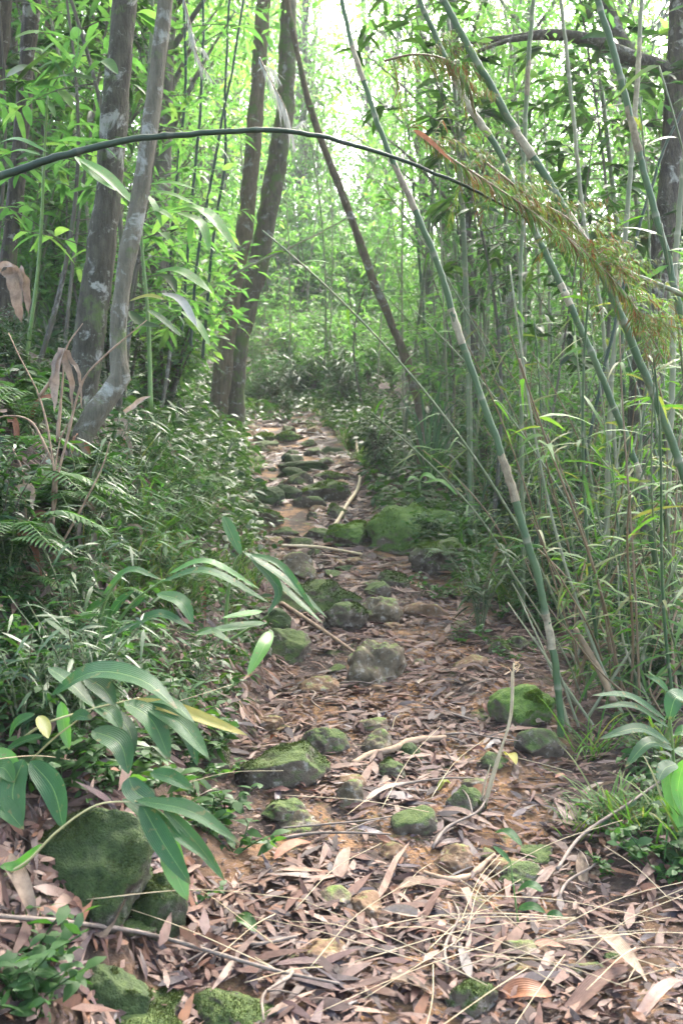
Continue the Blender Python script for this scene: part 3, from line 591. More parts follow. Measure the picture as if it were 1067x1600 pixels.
ROCKS = [
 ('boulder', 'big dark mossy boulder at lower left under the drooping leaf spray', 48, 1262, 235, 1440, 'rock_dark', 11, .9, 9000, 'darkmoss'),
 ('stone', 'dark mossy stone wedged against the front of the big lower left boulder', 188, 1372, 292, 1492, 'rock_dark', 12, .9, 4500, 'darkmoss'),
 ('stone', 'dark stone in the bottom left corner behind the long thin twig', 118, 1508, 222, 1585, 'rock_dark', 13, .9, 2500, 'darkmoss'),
 ('stone', 'low mossy stone cut by the bottom edge, left part of the photo', 138, 1552, 295, 1625, 'rock_moss', 14, .9, 3500, 'darkmoss'),
 ('stone', 'flat grey-green stone cut by the bottom edge left of centre', 290, 1556, 452, 1620, 'rock_moss', 15, .9, 2200, 'darkmoss'),
 ('stone', 'long mossy stone lying slanted at the left edge of the lower path', 362, 1168, 502, 1242, 'rock_moss', 16, .6, 3500, 'darkmoss', .14, 7, .35),
 ('stone', 'mossy stone at the upper left end of the long slanted stone', 305, 1152, 368, 1215, 'rock_moss', 17, .9, 2500, 'darkmoss'),
 ('stone', 'smooth rounded green-grey stone below the strap-leaved plant', 408, 978, 492, 1038, 'rock_moss', 18, .9, 0),
 ('lumpy_stone', 'lumpy bare brown stone standing in the middle of the path', 553, 1003, 622, 1082, 'rock_bare', 19, .9, 0, 'moss', .34, 4),
 ('stone', 'dark mossy stone above and left of the lumpy brown stone', 510, 944, 572, 992, 'rock_moss', 20, .9, 1500, 'darkmoss'),
 ('stone', 'brown stone with a mossy front right above the lumpy stone', 563, 934, 622, 982, 'rock_bare', 21, .9, 0),
 ('step_stone', 'broad flat mossy step stone across the middle of the path', 432, 912, 552, 966, 'rock_moss', 22, .6, 3000, 'darkmoss'),
 ('stone', 'grey stone just above the broad flat step stone', 432, 868, 494, 908, 'rock_bare', 23, .9, 0),
 ('stone', 'small mossy stone to the right above the brown stone pair', 594, 892, 638, 926, 'rock_moss', 24, .9, 800, 'darkmoss'),
 ('stone', 'bright mossy lobe at the left foot of the big mossy boulder', 514, 818, 582, 856, 'rock_bright', 25, .9, 2200),
 ('boulder', 'big bright mossy boulder on the right of the upper path', 570, 792, 728, 874, 'rock_bright', 61, .7, 4000, 'moss', .38, 11, .16),
 ('step_stone', 'long mossy step stone across the upper path', 462, 752, 552, 790, 'rock_moss', 27, .6, 2500, 'moss'),
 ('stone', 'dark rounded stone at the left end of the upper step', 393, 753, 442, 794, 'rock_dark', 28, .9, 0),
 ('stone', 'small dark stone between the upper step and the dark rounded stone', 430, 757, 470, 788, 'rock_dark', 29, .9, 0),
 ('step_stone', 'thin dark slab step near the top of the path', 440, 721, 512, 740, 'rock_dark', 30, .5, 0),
 ('stone', 'small mossy stone between the thin slab and the long upper step', 488, 737, 542, 757, 'rock_moss', 31, .8, 1000, 'moss'),
 ('stone', 'bright green mossy stone at the right edge of the path by the leaning culm', 773, 1074, 858, 1140, 'rock_bright', 32, .9, 4500, 'moss', .12, 5),
 ('stone', 'olive flat-topped stone on the right of the lower path', 774, 1349, 842, 1386, 'rock_moss', 33, .9, 0),
 ('stone', 'flat greenish stone just above the olive flat-topped stone', 806, 1322, 862, 1352, 'rock_moss', 34, .9, 0),
 ('stone', 'mossy stone at the foot of the tall dry grass stalk', 698, 1232, 752, 1278, 'rock_moss', 35, .9, 1200, 'darkmoss'),
 ('stone', 'grey-brown flat stone above the twisted root', 563, 1143, 610, 1182, 'rock_bare', 36, .9, 0),
 ('stone', 'mossy low stone left of the grey-brown flat stone', 478, 1138, 540, 1184, 'rock_moss', 37, .9, 1000, 'darkmoss'),
 ('stone', 'rounded brownish stone below the left end of the twisted root', 526, 1224, 578, 1272, 'rock_bare', 38, .9, 0),
 ('stone', 'orange-brown clay stone in the right half of the lower path', 672, 1322, 738, 1366, 'rock_brown', 39, .9, 0),
 ('stone', 'dark brown stone in the lower centre of the path beside a pink leaf', 546, 1398, 605, 1444, 'rock_brown', 40, .9, 0),
 ('stone', 'flat mossy stone cut by the bottom edge right of centre', 700, 1540, 775, 1606, 'rock_moss', 41, .9, 1200, 'darkmoss'),
 ('stone', 'grey stone below the long slanted mossy stone', 432, 1272, 492, 1314, 'rock_bare', 42, .9, 0),
 ('stone', 'low mossy stone at left below the slanted stone', 412, 1252, 470, 1286, 'rock_moss', 43, .9, 900, 'darkmoss'),
 ('stone', 'small mossy stone at the very top of the path on the left', 396, 676, 428, 692, 'rock_bright', 44, .9, 600),
 ('stone', 'small mossy stone at the very top of the path on the right', 434, 676, 464, 694, 'rock_bright', 45, .9, 600),
 ('stone', 'flat mossy stone low at the left side below the upper step', 386, 798, 436, 826, 'rock_moss', 46, .9, 900, 'moss'),
 ('stone', 'orange-brown stone left on the middle path below the lumpy stone', 402, 1118, 452, 1148, 'rock_brown', 47, .9, 0),
 ('stone', 'brown stone touching the right end of the slanted mossy stone', 462, 1176, 510, 1216, 'rock_brown', 48, .9, 0),
 ('stone', 'green stone beneath the left end of the twisted root', 590, 1192, 640, 1222, 'rock_moss', 49, .9, 700, 'darkmoss'),
 ('stone', 'small mossy stone at the right edge above the bright green stone', 768, 1002, 800, 1030, 'rock_moss', 50, .9, 500, 'moss'),
 ('stone', 'mossy mound of stone below the right end of the big mossy boulder', 640, 850, 735, 905, 'rock_moss', 51, .8, 3000, 'moss', .2, 7, .4),
 ('stone', 'small mossy stone above the bright mossy lobe', 505, 792, 545, 815, 'rock_moss', 52, .8, 600, 'moss'),
 ('stone', 'brown stone half buried left of the lumpy stone', 470, 1058, 530, 1090, 'rock_brown', 53, .9, 0),
 ('stone', 'low dark stone at the bottom edge in the middle of the litter', 470, 1470, 540, 1510, 'rock_brown', 54, .9, 0),
]
for R_ in ROCKS: rock(*R_)
for k in range(95):   # half buried stones between the larger ones
    y = 3.4 + 12.5 * rng.random() ** .75; x = float(XC(y)) + U(-.95, .8) * float(WR(y)); s = U(.035, .08) * (1 + y * .09)
    if any(((x - a) / (rx + s)) ** 2 + ((y - b) / (ry + s)) ** 2 < 1.3 for a, b, rx, ry, tp in FOOT): continue
    v, f = rock_shape(s * U(.9, 1.6), s * .9, s * U(.7, 1.0), 400 + k, .2, 9, ICO3); z = H1(x, y); mt = ['rock_moss', 'rock_dark', 'rock_brown', 'rock_moss'][k % 4]
    
    if abs(533.5 + x / y * F - 588) < 60 and 4.2 < y < 5.8: continue
    FOOT.append((x, y, s, s, z + s)); single('embedded_stone', MB().add(v + np.array([x, y, z + s * .12]), None, f), M[mt], (x, y, z), {'rock_moss': 'half buried mossy stone forming part of the rough path', 'rock_dark': 'half buried dark stone forming part of the rough path', 'rock_brown': 'half buried brown stone forming part of the rough path'}[mt], 'rock', 'embedded stones of the path')
for k in range(70):   # small stones strewn over the path
    y = 2.6 + 12 * rng.random() ** 1.6; x = XC(y) + U(-1, 1) * WR(y) * .95; s = U(.02, .055) * (1 + y * .06)
    v, f = rock_shape(s * U(.8, 1.4), s, s * U(.5, .8), 200 + k, .2, 6, ICO3); z = H1(x, y)
    mt = ['rock_bare', 'rock_brown', 'rock_moss', 'rock_brown'][k % 4]
    single('small_stone', MB().add(v + np.array([x, y, z + s * .15]), None, f), M[mt], (x, y, z), {'rock_bare': 'small grey stone half sunk in the leaf litter of the path', 'rock_brown': 'small brown stone half sunk in the leaf litter of the path', 'rock_moss': 'small mossy stone half sunk in the leaf litter of the path'}[mt], 'rock', 'small stones on the path')

# ------------------------------------------------------------------ litter
def onground(x, y):
    e = .02; z = H(x, y); gx = (H(x + e, y) - H(x - e, y)) / (2 * e); gy = (H(x, y + e) - H(x, y - e)) / (2 * e)
    n = nrmz(np.stack([-gx, -gy, np.ones_like(gx)], -1)); return np.stack([x, y, z], -1), n
def litter_mass():
    mb = MB()
    def scatter(n, yr, yp, xs, lift):
        y = yr[0] + (yr[1] - yr[0]) * rng.random(n) ** yp; x = XC(y) + xs(n, y)
        p, nn = onground(x, y); p = p + nn * U(.002, lift, n)[:, None]; keep = fbm(p * 2.1 + 3, 3) > -.42 - .25 * (y < 2.9)
        for a, b, rx, ry, tp in FOOT: keep &= (((x - a) / (rx * .8)) ** 2 + ((y - b) / (ry * .8)) ** 2 > 1)
        return p[keep], nn[keep]
    def lay(p, nn, L, Wd, prof, tilt, **kw):
        n = len(p); a = rdir(n, -.05, .05); d = nrmz(a - nn * np.sum(a * nn, 1)[:, None] + nn * U(-.02, tilt, n)[:, None])
        leaves(mb, p - d * (L * .5)[:, None] , d, nrmz(nn + rng.normal(0, .28, (n, 3))), L, Wd, 4, prof, **kw)
    path = lambda n, y: rng.normal(0, .62, n) * np.interp(y, [0, 7, 9, 18], [1.15, 1.0, .8, 1.0])
    wide = lambda n, y: U(-2.2, 2.6, n)
    for (n, yr, yp, f, lift) in ((8500, (1.9, 7), 1.25, path, .03), (8000, (6, 18), 1.1, path, .03), (7000, (2, 12), 1.2, wide, .04), (3500, (1.9, 3.6), 1.0, lambda n, y: U(-1.3, -.1, n), .03), (900, (2.6, 6), 1.0, lambda n, y: U(-1.7, -.5, n), .12)):
        p, nn = scatter(n, yr, yp, f, lift); n = len(p)
        k = n * 2 // 3; L = .035 + .18 * rng.random(k) ** 1.8; sc = np.clip(p[:k, 1] / 7, .8, 1.5)
        lay(p[:k], nn[:k], L * sc, U(.10, .17, k) * L ** .75 * sc, 'bamboo', .14, curl=.025, fold=.1)
        k2 = n - k; L = U(.025, .075, k2); sc = np.clip(p[k:, 1] / 7, .8, 1.5)
        lay(p[k:], nn[k:], L * sc, L * sc * U(.28, .45, k2), 'lance', .2, curl=.05, fold=.12)
    n = 34000; y = 1.9 + 7 * rng.random(n) ** 1.3; x = XC(y) + rng.normal(0, .75, n); p, nn = onground(x, y); L = .012 + .03 * rng.random(n) ** 2
    leaves(mb, p + nn * U(.001, .012, n)[:, None], rdir(n, -.2, .2), nrmz(nn + rng.normal(0, .3, (n, 3))), L, L * U(.2, .7, n), 2, 'oval', 0, .1)
    single('leaf_litter', mb, M['litter'], (0, 0, 0), 'carpet of small brown and purple fallen leaves covering the path', 'leaf litter', kind='stuff')
litter_mass()
def leaf_proto(name, L, Wd, prof, mt, curl, fold, twist):
    def make():
        mb = leaves(MB(), [[-L / 2, 0, 0]], [[1, 0, 0]], [[0, 0, 1]], L, Wd, 10, prof, 0, fold, True, curl, twist)
        v = mb.v[0]; v += np.stack([np.zeros(len(v)), fbm(v * 14 + U(0, 50), 2) * Wd * .12, fbm(v * 16 + U(0, 50), 2) * Wd * .2], -1)
        return single(name, mb, M[mt], (0, 0, 0), None, None, world=False)
    return Proto(make)
LP = {
 'tan': [leaf_proto('fallen_leaf', U(.12, .17), U(.022, .034), 'bamboo', 'tanleaf', c_, f_, t_) for c_, f_, t_ in ((.05, .2, .3), (-.04, .3, -.5), (.12, .1, .9), (.02, .35, .2))],
 'red': [leaf_proto('fallen_leaf', U(.10, .13), U(.04, .055), 'lance', 'redleaf', c_, f_, t_) for c_, f_, t_ in ((.1, .2, .2), (-.08, .3, .5), (.16, .35, -.4))],
 'dark': [leaf_proto('fallen_leaf', U(.10, .13), U(.035, .05), 'lance', 'darkwet', c_, f_, t_) for c_, f_, t_ in ((.06, .12, .2), (-.05, .2, .4))],
 'sheath': [leaf_proto('fallen_leaf', U(.17, .22), U(.045, .06), 'strap', 'sheath', c_, f_, t_) for c_, f_, t_ in ((.06, .4, .4), (.1, .5, -.3))]}
LEAFLAB = {'tan': 'narrow dry tan bamboo leaf lying loose on the path litter', 'red': 'curled red-brown broad leaf lying loose on the path litter', 'dark': 'dark wet purplish leaf lying flat on the path litter', 'sheath': 'papery straw-coloured sheath lying loose on the path litter'}
from mathutils import Matrix
def lay_rot(n, a, tilt=.12):
    n = nrmz(n + rng.normal(0, tilt, 3)); xa = nrmz(np.cross(np.array([-math.sin(a), math.cos(a), 0]) * -1, n)) * -1
    xa = nrmz(np.array([math.cos(a), math.sin(a), 0]) - n * (math.cos(a) * n[0] + math.sin(a) * n[1])); ya = np.cross(n, xa)
    return Matrix(((xa[0], ya[0], n[0]), (xa[1], ya[1], n[1]), (xa[2], ya[2], n[2]))).to_euler()
for k in range(275):
    y = 2.3 + 3.6 * rng.random() ** 1.25; x = float(XC(y)) + float(np.clip(rng.normal(.05, .5), -.9, 1.0))
    p, n = onground(np.array([x]), np.array([y])); p, n = p[0], n[0]
    if not inview(*p, m=-4) or any(((x - a) / rx) ** 2 + ((y - b) / ry) ** 2 < 1 for a, b, rx, ry, tp in FOOT): continue
    kd = rng.choice(['tan', 'red', 'dark', 'sheath'], p=[.56, .2, .16, .08]); pr = LP[kd][rng.integers(0, len(LP[kd]))]
    pr.place(p + n * U(.012, .035), lay_rot(n, U(0, 6.28), .2), float(U(.42, .85)), LEAFLAB[kd], 'leaf', 'fallen leaves on the path')
def px_leaf(label, a, b, wpx, mt, prof='bamboo', lift=.03, name='fallen_leaf', arch=.02, fold=.25, n=14):
    A, B = G(*a), G(*b); A[2] += lift * .6; B[2] += lift; m_ = (A + B) / 2 + np.array([0, 0, arch])
    d = (A[1] + B[1]) / 2; mb = blade(MB(), [A, m_, B], wpx / F * d * 1.25, n, prof, (U(-.2, .2), -.35, .9), fold)
    v = mb.v[0]; v += np.stack([np.zeros(len(v)), np.zeros(len(v)), fbm(v * 12, 2) * .006], -1)
    return single(name, mb, M[mt], (A + B) / 2, label, 'leaf', 'fallen leaves on the path')
px_leaf('large orange-red leaf lying at the bottom edge, right of centre', (782, 1574), (862, 1578), 34, 'orangeleaf', 'lance', .03, arch=.012)
px_leaf('pale pink broad leaf standing out in the lower middle of the path', (528, 1390), (546, 1342), 19, 'tanleaf', 'bamboo')
px_leaf('long pink bamboo leaf slanting across the right of the lower path', (684, 1276), (772, 1310), 14, 'tanleaf', 'lance')
px_leaf('very pale grey-white bamboo leaf above the long pink leaf', (562, 1268), (638, 1238), 9, 'sheath', 'lance')
px_leaf('curved rusty leaf left of centre near the pale pink leaf', (428, 1352), (486, 1332), 18, 'redleaf', 'lance')
px_leaf('long pale sheath leaning against the mossy stone at lower left', (155, 1496), (226, 1386), 25, 'sheath', 'strap', .06, 'dry_sheath')
px_leaf('grey-brown dry sheath lying across the bottom left corner', (8, 1378), (60, 1492), 24, 'sheath', 'strap', .05, 'dry_sheath')
px_leaf('narrow brown dry blade leaning over the lower left boulder', (128, 1424), (222, 1350), 12, 'litter', 'strap', .08, 'dry_sheath')
px_leaf('broad reddish curled sheath left of the long pale sheath', (118, 1470), (150, 1418), 30, 'redleaf', 'strap', .05, 'dry_sheath')
px_leaf('white pointed dry blade at the bottom right with a frayed tip', (930, 1484), (1010, 1592), 24, 'sheath', 'strap', .09, 'dry_sheath')
px_leaf('broad tan dry blade along the bottom edge at right', (890, 1600), (985, 1538), 24, 'tanleaf', 'strap', .04, 'dry_sheath')
px_leaf('pinkish dry blade in the bottom right corner', (1000, 1610), (1067, 1560), 18, 'tanleaf', 'strap', .04, 'dry_sheath')
px_leaf('pink sheath slanting up beside the olive flat-topped stone', (826, 1416), (878, 1372), 12, 'tanleaf', 'strap', .04)
px_leaf('tan curled sheath hanging under the lower left ginger leaves', (124, 1252), (128, 1150), 22, 'litter', 'lance', .05, 'dry_sheath')
px_leaf('glossy green and purple oval leaf in the lower left litter', (362, 1458), (400, 1482), 22, 'darkleaf', 'oval', .03)
px_leaf('yellow-brown leaf hanging beside the dry grass stalk', (790, 1190), (806, 1216), 16, 'yellowleaf', 'lance', .05)
px_leaf('small yellow-green leaf on the litter at centre right', (684, 1246), (704, 1238), 10, 'yellowleaf', 'oval', .03)
px_leaf('dark green leaf lying beside the flat greenish stone', (772, 1322), (816, 1348), 16, 'heroleaf', 'lance', .05)
px_leaf('blue-green round leaf on the litter below the olive flat-topped stone', (808, 1416), (848, 1424), 16, 'heroleaf', 'oval', .05)
for k, (a, b, w) in enumerate([((590, 1420), (640, 1330), 9), ((660, 1450), (700, 1400), 10), ((612, 1396), (626, 1450), 14), ((720, 1400), (736, 1440), 14), ((458, 1436), (480, 1478), 12), ((560, 1440), (566, 1490), 14)]):
    px_leaf('pinkish bamboo leaf lying in the lower centre of the path', a, b, w, 'tanleaf')

# twigs, roots, stalks
def stick(name, label, px, wpx, mt, cat='twig', lift=.01, group=None, d=None, seg=7, rough=.15):
    pts = np.array([G(*p) for p in px]) if d is None else stem_points(px, d[0], d[1])
    pts[:, 2] += lift; w = np.array(wpx) / F * pts[:, 1] * .5
    c = smooth_curve(np.column_stack([pts, w]), 40); mb = MB(); tube(mb, c[:, :3], np.maximum(.0012, c[:, 3]), seg, rough, 25)
    return single(name, mb, M[mt], pts[0], label, cat, group)
stick('long_twig', 'long dark thin twig lying across the bottom left corner', [(-30, 1476), (110, 1496), (240, 1512), (420, 1556), (530, 1588)], [8, 8, 7, 6, 4], 'twig', lift=.07)
stick('twisted_root', 'thick twisted brown root lying across the middle of the path', [(550, 1206), (580, 1192), (612, 1186), (640, 1172), (696, 1164)], [9, 12, 12, 12, 7], 'root', 'root', .03, seg=9, rough=.35)
stick('twisted_root', 'curved brown root left of the olive flat-topped stone', [(662, 1378), (700, 1390), (735, 1384), (760, 1366), (772, 1352)], [7, 9, 9, 8, 5], 'root', 'root', .03, seg=9, rough=.3)
stick('dry_cane', 'long thin cane lying slanted beside the long upper step', [(518, 838), (540, 800), (562, 756), (556, 690)], [6, 6, 5, 4], 'drystem', lift=.05)
stick('dry_cane', 'thin dark cane lying level across the lower left path', [(440, 1310), (560, 1302), (640, 1290)], [3, 3, 2], 'twig', lift=.03)
stick('dry_cane', 'brown cane lying slanted below the smooth rounded stone', [(440, 950), (500, 990), (560, 1032)], [7, 7, 5], 'root', lift=.03)
stick('dry_cane', 'straight tan cane lying under the small grey stones at mid path', [(440, 862), (500, 866), (565, 876)], [5, 5, 4], 'drystem', lift=.05)
stick('dry_cane', 'orange-brown cane poking up at the right of the upper path', [(758, 920), (768, 888), (778, 852)], [7, 6, 5], 'brown_culm', d=(6.8, 6.8))
stick('dry_cane', 'thick fallen brown cane slanting beside the right foot of the leaning culm', [(958, 1100), (935, 1050), (898, 986)], [11, 11, 9], 'brown_culm', d=(4.3, 4.6))
stick('dry_cane', 'thin brown cane slanting up to the right by the olive stone', [(870, 1400), (910, 1345), (990, 1285), (1067, 1230)], [6, 6, 5, 4], 'twig', lift=.08)
stick('dry_cane', 'brown cane lying along the left bank above the lower ginger leaves', [(70, 905), (110, 955), (138, 978)], [10, 9, 8], 'root', d=(3.6, 3.4))
stk = thing('grass_stalk', 'tall dry grass stalk standing in the path right of centre', 'dry grass', G(752, 1268))
mb = MB(); d_ = G(752, 1268)[1]
for px, w in (([(752, 1268), (775, 1190), (798, 1120), (802, 1036)], 5), ([(748, 1262), (760, 1215), (766, 1195)], 4), ([(756, 1266), (785, 1165), (797, 1110), (799, 1050)], 4)):
    c = smooth_curve(stem_points(px, d_, d_), 24); tube(mb, c, np.linspace(w, w * .5, 24) / F * d_ * .5, 6)
part('stalk', mb, M['drystem'], stk)
mb = MB(); n = 16; pp = np.repeat([PX(801, 1046, d_)], n, 0) + rng.normal(0, .012, (n, 3)); leaves(mb, pp, rdir(n, .2, .9), upn(n), .03, .006, 2, 'lance'); part('seed_head', mb, M['straw'], stk)
def straw_make():
    mb = MB(); c = smooth_curve([(0, 0, 0), (.25, .01, .03), (.5, -.01, .02)], 14); tube(mb, c, np.linspace(.0015, .0008, 14), 5)
    return single('straw', mb, M['drystem'], (0, 0, 0), None, None, world=False)
SP = Proto(straw_make)
for k in range(60):
    px, py = (U(420, 1060), U(1440, 1590)) if k < 44 else (U(0, 1000), U(1150, 1500))
    g = G(px, py); SP.place(g + np.array([0, 0, U(.03, .09)]), (U(-.3, .3), U(-.35, .1), U(-.9, 1.4) + (3.14 if k % 2 else 0)), (U(.5, 1.3), 1, 1), 'thin dry yellow grass straw crossing the litter', 'straw', 'dry straws across the litter')
def twig_make():
    mb = MB(); c = smooth_curve(np.array([(0, 0, 0), (.1, .015, .01), (.22, -.01, .015), (.34, .02, .0)]), 16); tube(mb, c, np.linspace(.0055, .0025, 16), 6, .2, 40)
    c = smooth_curve(np.array([(.2, -.01, .015), (.26, .04, .03), (.3, .09, .03)]), 8); tube(mb, c, np.linspace(.003, .0015, 8), 5)
    return single('twig', mb, M['twig'], (0, 0, 0), None, None, world=False)
TP = Proto(twig_make)
for k in range(45):
    y = 2.5 + 8 * rng.random() ** 1.3; x = float(XC(y)) + U(-1.1, 1.3); z = H1(x, y)
    if inview(x, y, z, 0): TP.place((x, y, z + .03), (U(-.3, .3), U(-.15, .1), U(0, 6.28)), float(U(.5, 1.3)), 'short forked brown twig lying among the fallen leaves', 'twig', 'twigs in the litter')

# ------------------------------------------------------------------ leaf plants of the foreground
def leaf_plant(name, label, base, stems, blades, cat='plant', stemmat='greenstem'):
    """base pixel on the ground; stems: pixel polylines with depths; blades: (pixel polyline, width px, depth from, depth to, material)"""
    g = G(*base); r = thing(name, label, cat, g)
    mb = MB()
    for px, w, da, db in stems:
        p = stem_points(px, da, db); c = smooth_curve(p, 24); tube(mb, c, np.linspace(w, w * .4, 24) / F * da * .5, 7)
    part('stem', mb, M[stemmat], r)
    for px, w, da, db, mt in blades:
        mb = blade(MB(), stem_points(px, da, db), w / F * da * 1.08, 14, 'lance', (U(-.25, .25), -.62, .75), .14)
        part('leaf', mb, M[mt], r)
    return r
Z5 = lambda pts: [(x * .506, 1020 + y * .506) for x, y in pts]
Z3 = lambda pts: [(x * .506, 500 + y * .506) for x, y in pts]
Z6 = lambda pts: [(530 + x * .503, 1020 + y * .503) for x, y in pts]
h = 'heroleaf'
leaf_plant('ginger_plant', 'leafy plant with long arching pale green leaves at mid left', (150, 1100), [([(150, 1100), (150, 1010), (165, 940), (190, 900)], 9, 3.5, 3.4), ([(165, 1000), (210, 940), (258, 905)], 6, 3.45, 3.3)], [
 (Z3([(318, 850), (400, 772), (500, 802)]), 15, 3.35, 3.3, h), (Z3([(500, 808), (640, 775), (830, 872)]), 16, 3.3, 3.2, h), (Z3([(520, 785), (640, 745), (800, 830)]), 13, 3.35, 3.3, 'brightleaf'),
 (Z3([(485, 845), (560, 870), (597, 938)]), 26, 3.3, 3.2, h), (Z3([(395, 962), (490, 908), (588, 950)]), 20, 3.25, 3.2, h), (Z3([(340, 915), (372, 870), (418, 832)]), 16, 3.4, 3.4, h),
 (Z3([(292, 930), (270, 1000), (290, 1085)]), 34, 3.5, 3.4, 'darkleaf'), (Z3([(268, 935), (290, 890), (330, 868)]), 24, 3.45, 3.4, h), (Z3([(320, 860), (330, 920), (335, 1010)]), 18, 3.5, 3.4, 'darkleaf'), (Z3([(450, 850), (420, 880), (380, 890)]), 14, 3.4, 3.4, h)])
leaf_plant('strap_plant', 'plant with narrow drooping strap leaves hanging over the left path edge', (360, 1000), [([(352, 1010), (355, 940), (368, 880), (385, 858)], 7, 3.9, 3.7), ([(360, 1000), (400, 975), (418, 962)], 5, 3.8, 3.7)], [
 (Z3([(690, 605), (715, 660), (745, 728)]), 22, 3.75, 3.7, h), (Z3([(745, 712), (880, 800), (1010, 920)]), 14, 3.7, 3.5, h), (Z3([(760, 720), (870, 760), (975, 905)]), 12, 3.7, 3.5, h), (Z3([(770, 725), (860, 830), (825, 915)]), 16, 3.7, 3.55, h),
 (Z3([(760, 720), (900, 850), (995, 935)]), 12, 3.72, 3.5, h), (Z3([(810, 900), (760, 908), (685, 920)]), 14, 3.7, 3.6, 'brightleaf'), (Z3([(825, 935), (720, 950), (600, 975)]), 20, 3.7, 3.5, h), (Z3([(832, 960), (815, 1010), (765, 1100)]), 26, 3.7, 3.5, 'brightleaf'),
 (Z3([(600, 970), (650, 960), (720, 1000)]), 15, 3.6, 3.5, h)])
leaf_plant('ginger_plant', 'broad-leaved plant fanning glossy leaves at the lower left, one tip yellow', (20, 1290), [(Z5([(0, 330), (120, 230), (280, 175), (430, 140)]), 5, 2.75, 2.6), (Z5([(20, 560), (70, 380), (150, 280), (280, 180)]), 5, 2.8, 2.65)], [
 (Z5([(150, 45), (220, 95), (295, 172)]), 26, 2.75, 2.65, h), (Z5([(160, 130), (290, 60), (440, 85), (548, 172)]), 42, 2.7, 2.5, h), (Z5([(265, 75), (320, 110), (358, 165)]), 34, 2.7, 2.6, h), (Z5([(295, 165), (340, 185), (378, 235)]), 30, 2.65, 2.6, h),
 (Z5([(385, 150), (470, 210), (525, 330)]), 40, 2.6, 2.5, h), (Z5([(450, 155), (560, 220), (645, 325)]), 34, 2.6, 2.45, h), (Z5([(410, 145), (560, 180), (765, 255)]), 24, 2.62, 2.5, 'yellowleaf'), (Z5([(480, 165), (580, 250), (610, 350)]), 26, 2.6, 2.5, h),
 (Z5([(285, 240), (370, 280), (398, 375)]), 42, 2.65, 2.55, h), (Z5([(75, 330), (40, 430), (65, 545)]), 44, 2.6, 2.5, h), (Z5([(95, 335), (165, 420), (198, 545)]), 42, 2.6, 2.5, h), (Z5([(-40, 370), (10, 355), (45, 400)]), 34, 2.6, 2.55, h), (Z5([(-60, 500), (0, 470), (75, 545)]), 38, 2.55, 2.5, h),
 (Z5([(30, 260), (60, 215), (110, 190)]), 26, 2.7, 2.65, h), (Z5([(330, 160), (400, 240), (410, 330)]), 24, 2.7, 2.6, h), (Z5([(190, 150), (200, 230), (215, 300)]), 22, 2.75, 2.7, 'brightleaf'), (Z5([(420, 150), (520, 150), (600, 215)]), 22, 2.65, 2.5, h), (Z5([(-20, 300), (30, 330), (60, 380)]), 26, 2.65, 2.6, 'brightleaf'), (Z5([(120, 340), (150, 380), (160, 450)]), 22, 2.7, 2.6, 'brightleaf'), (Z5([(215, 215), (245, 195), (285, 205)]), 26, 2.65, 2.6, h), (Z5([(20, 300), (80, 270), (140, 255)]), 18, 2.7, 2.65, h), (Z5([(120, 195), (140, 230), (150, 265)]), 22, 2.68, 2.62, 'yellowleaf')], stemmat='strawstem')
leaf_plant('ginger_plant', 'drooping spray of long green leaves in front of the lower left boulder', (8, 1378), [(Z5([(10, 690), (90, 640), (180, 550), (300, 470), (430, 458)]), 5, 2.45, 2.4)], [
 (Z5([(420, 455), (590, 490), (742, 588)]), 26, 2.4, 2.3, h), (Z5([(500, 470), (610, 590), (695, 705)]), 22, 2.4, 2.3, h), (Z5([(435, 462), (500, 580), (588, 715)]), 38, 2.4, 2.3, h), (Z5([(398, 385), (420, 430), (490, 475)]), 40, 2.45, 2.4, h),
 (Z5([(515, 545), (535, 660), (580, 765)]), 40, 2.4, 2.35, 'brightleaf'), (Z5([(465, 370), (530, 385), (600, 425)]), 26, 2.5, 2.45, h), (Z5([(470, 465), (560, 470), (660, 505)]), 24, 2.42, 2.35, h), (Z5([(0, 660), (60, 655), (130, 590)]), 20, 2.45, 2.45, 'brightleaf'), (Z5([(450, 470), (545, 560), (640, 640)]), 18, 2.42, 2.3, h), (Z5([(480, 480), (520, 560), (545, 680)]), 20, 2.42, 2.33, 'brightleaf'), (Z5([(380, 450), (440, 500), (470, 570)]), 18, 2.45, 2.4, h)], stemmat='strawstem')
leaf_plant('ginger_plant', 'upright plant with fanned glossy leaves at the right edge, low down', (1050, 1290), [(Z6([(1050, 560), (1040, 400), (1030, 250), (1010, 120), (960, 60)]), 7, 3.3, 3.2)], [
 (Z6([(1015, 210), (900, 135), (782, 132)]), 15, 3.2, 3.1, h), (Z6([(1022, 232), (910, 165), (795, 172)]), 14, 3.2, 3.1, h), (Z6([(1030, 285), (930, 235), (805, 268)]), 20, 3.2, 3.1, h), (Z6([(1035, 300), (960, 280), (888, 355)]), 24, 3.2, 3.1, h),
 (Z6([(1045, 345), (1010, 360), (988, 400)]), 26, 3.2, 3.1, h), (Z6([(1090, 150), (1045, 140), (1022, 208)]), 34, 3.2, 3.15, h), (Z6([(1020, 330), (1030, 430), (1062, 560)]), 32, 3.3, 3.2, 'brightleaf'), (Z6([(1070, 330), (1050, 430), (1075, 520)]), 30, 3.25, 3.2, 'brightleaf'),
 (Z6([(1040, 250), (1070, 245), (1110, 270)]), 26, 3.2, 3.15, h), (Z6([(1038, 300), (1080, 320), (1120, 350)]), 26, 3.2, 3.15, h), (Z6([(1020, 120), (990, 90), (950, 70)]), 14, 3.2, 3.2, h)])
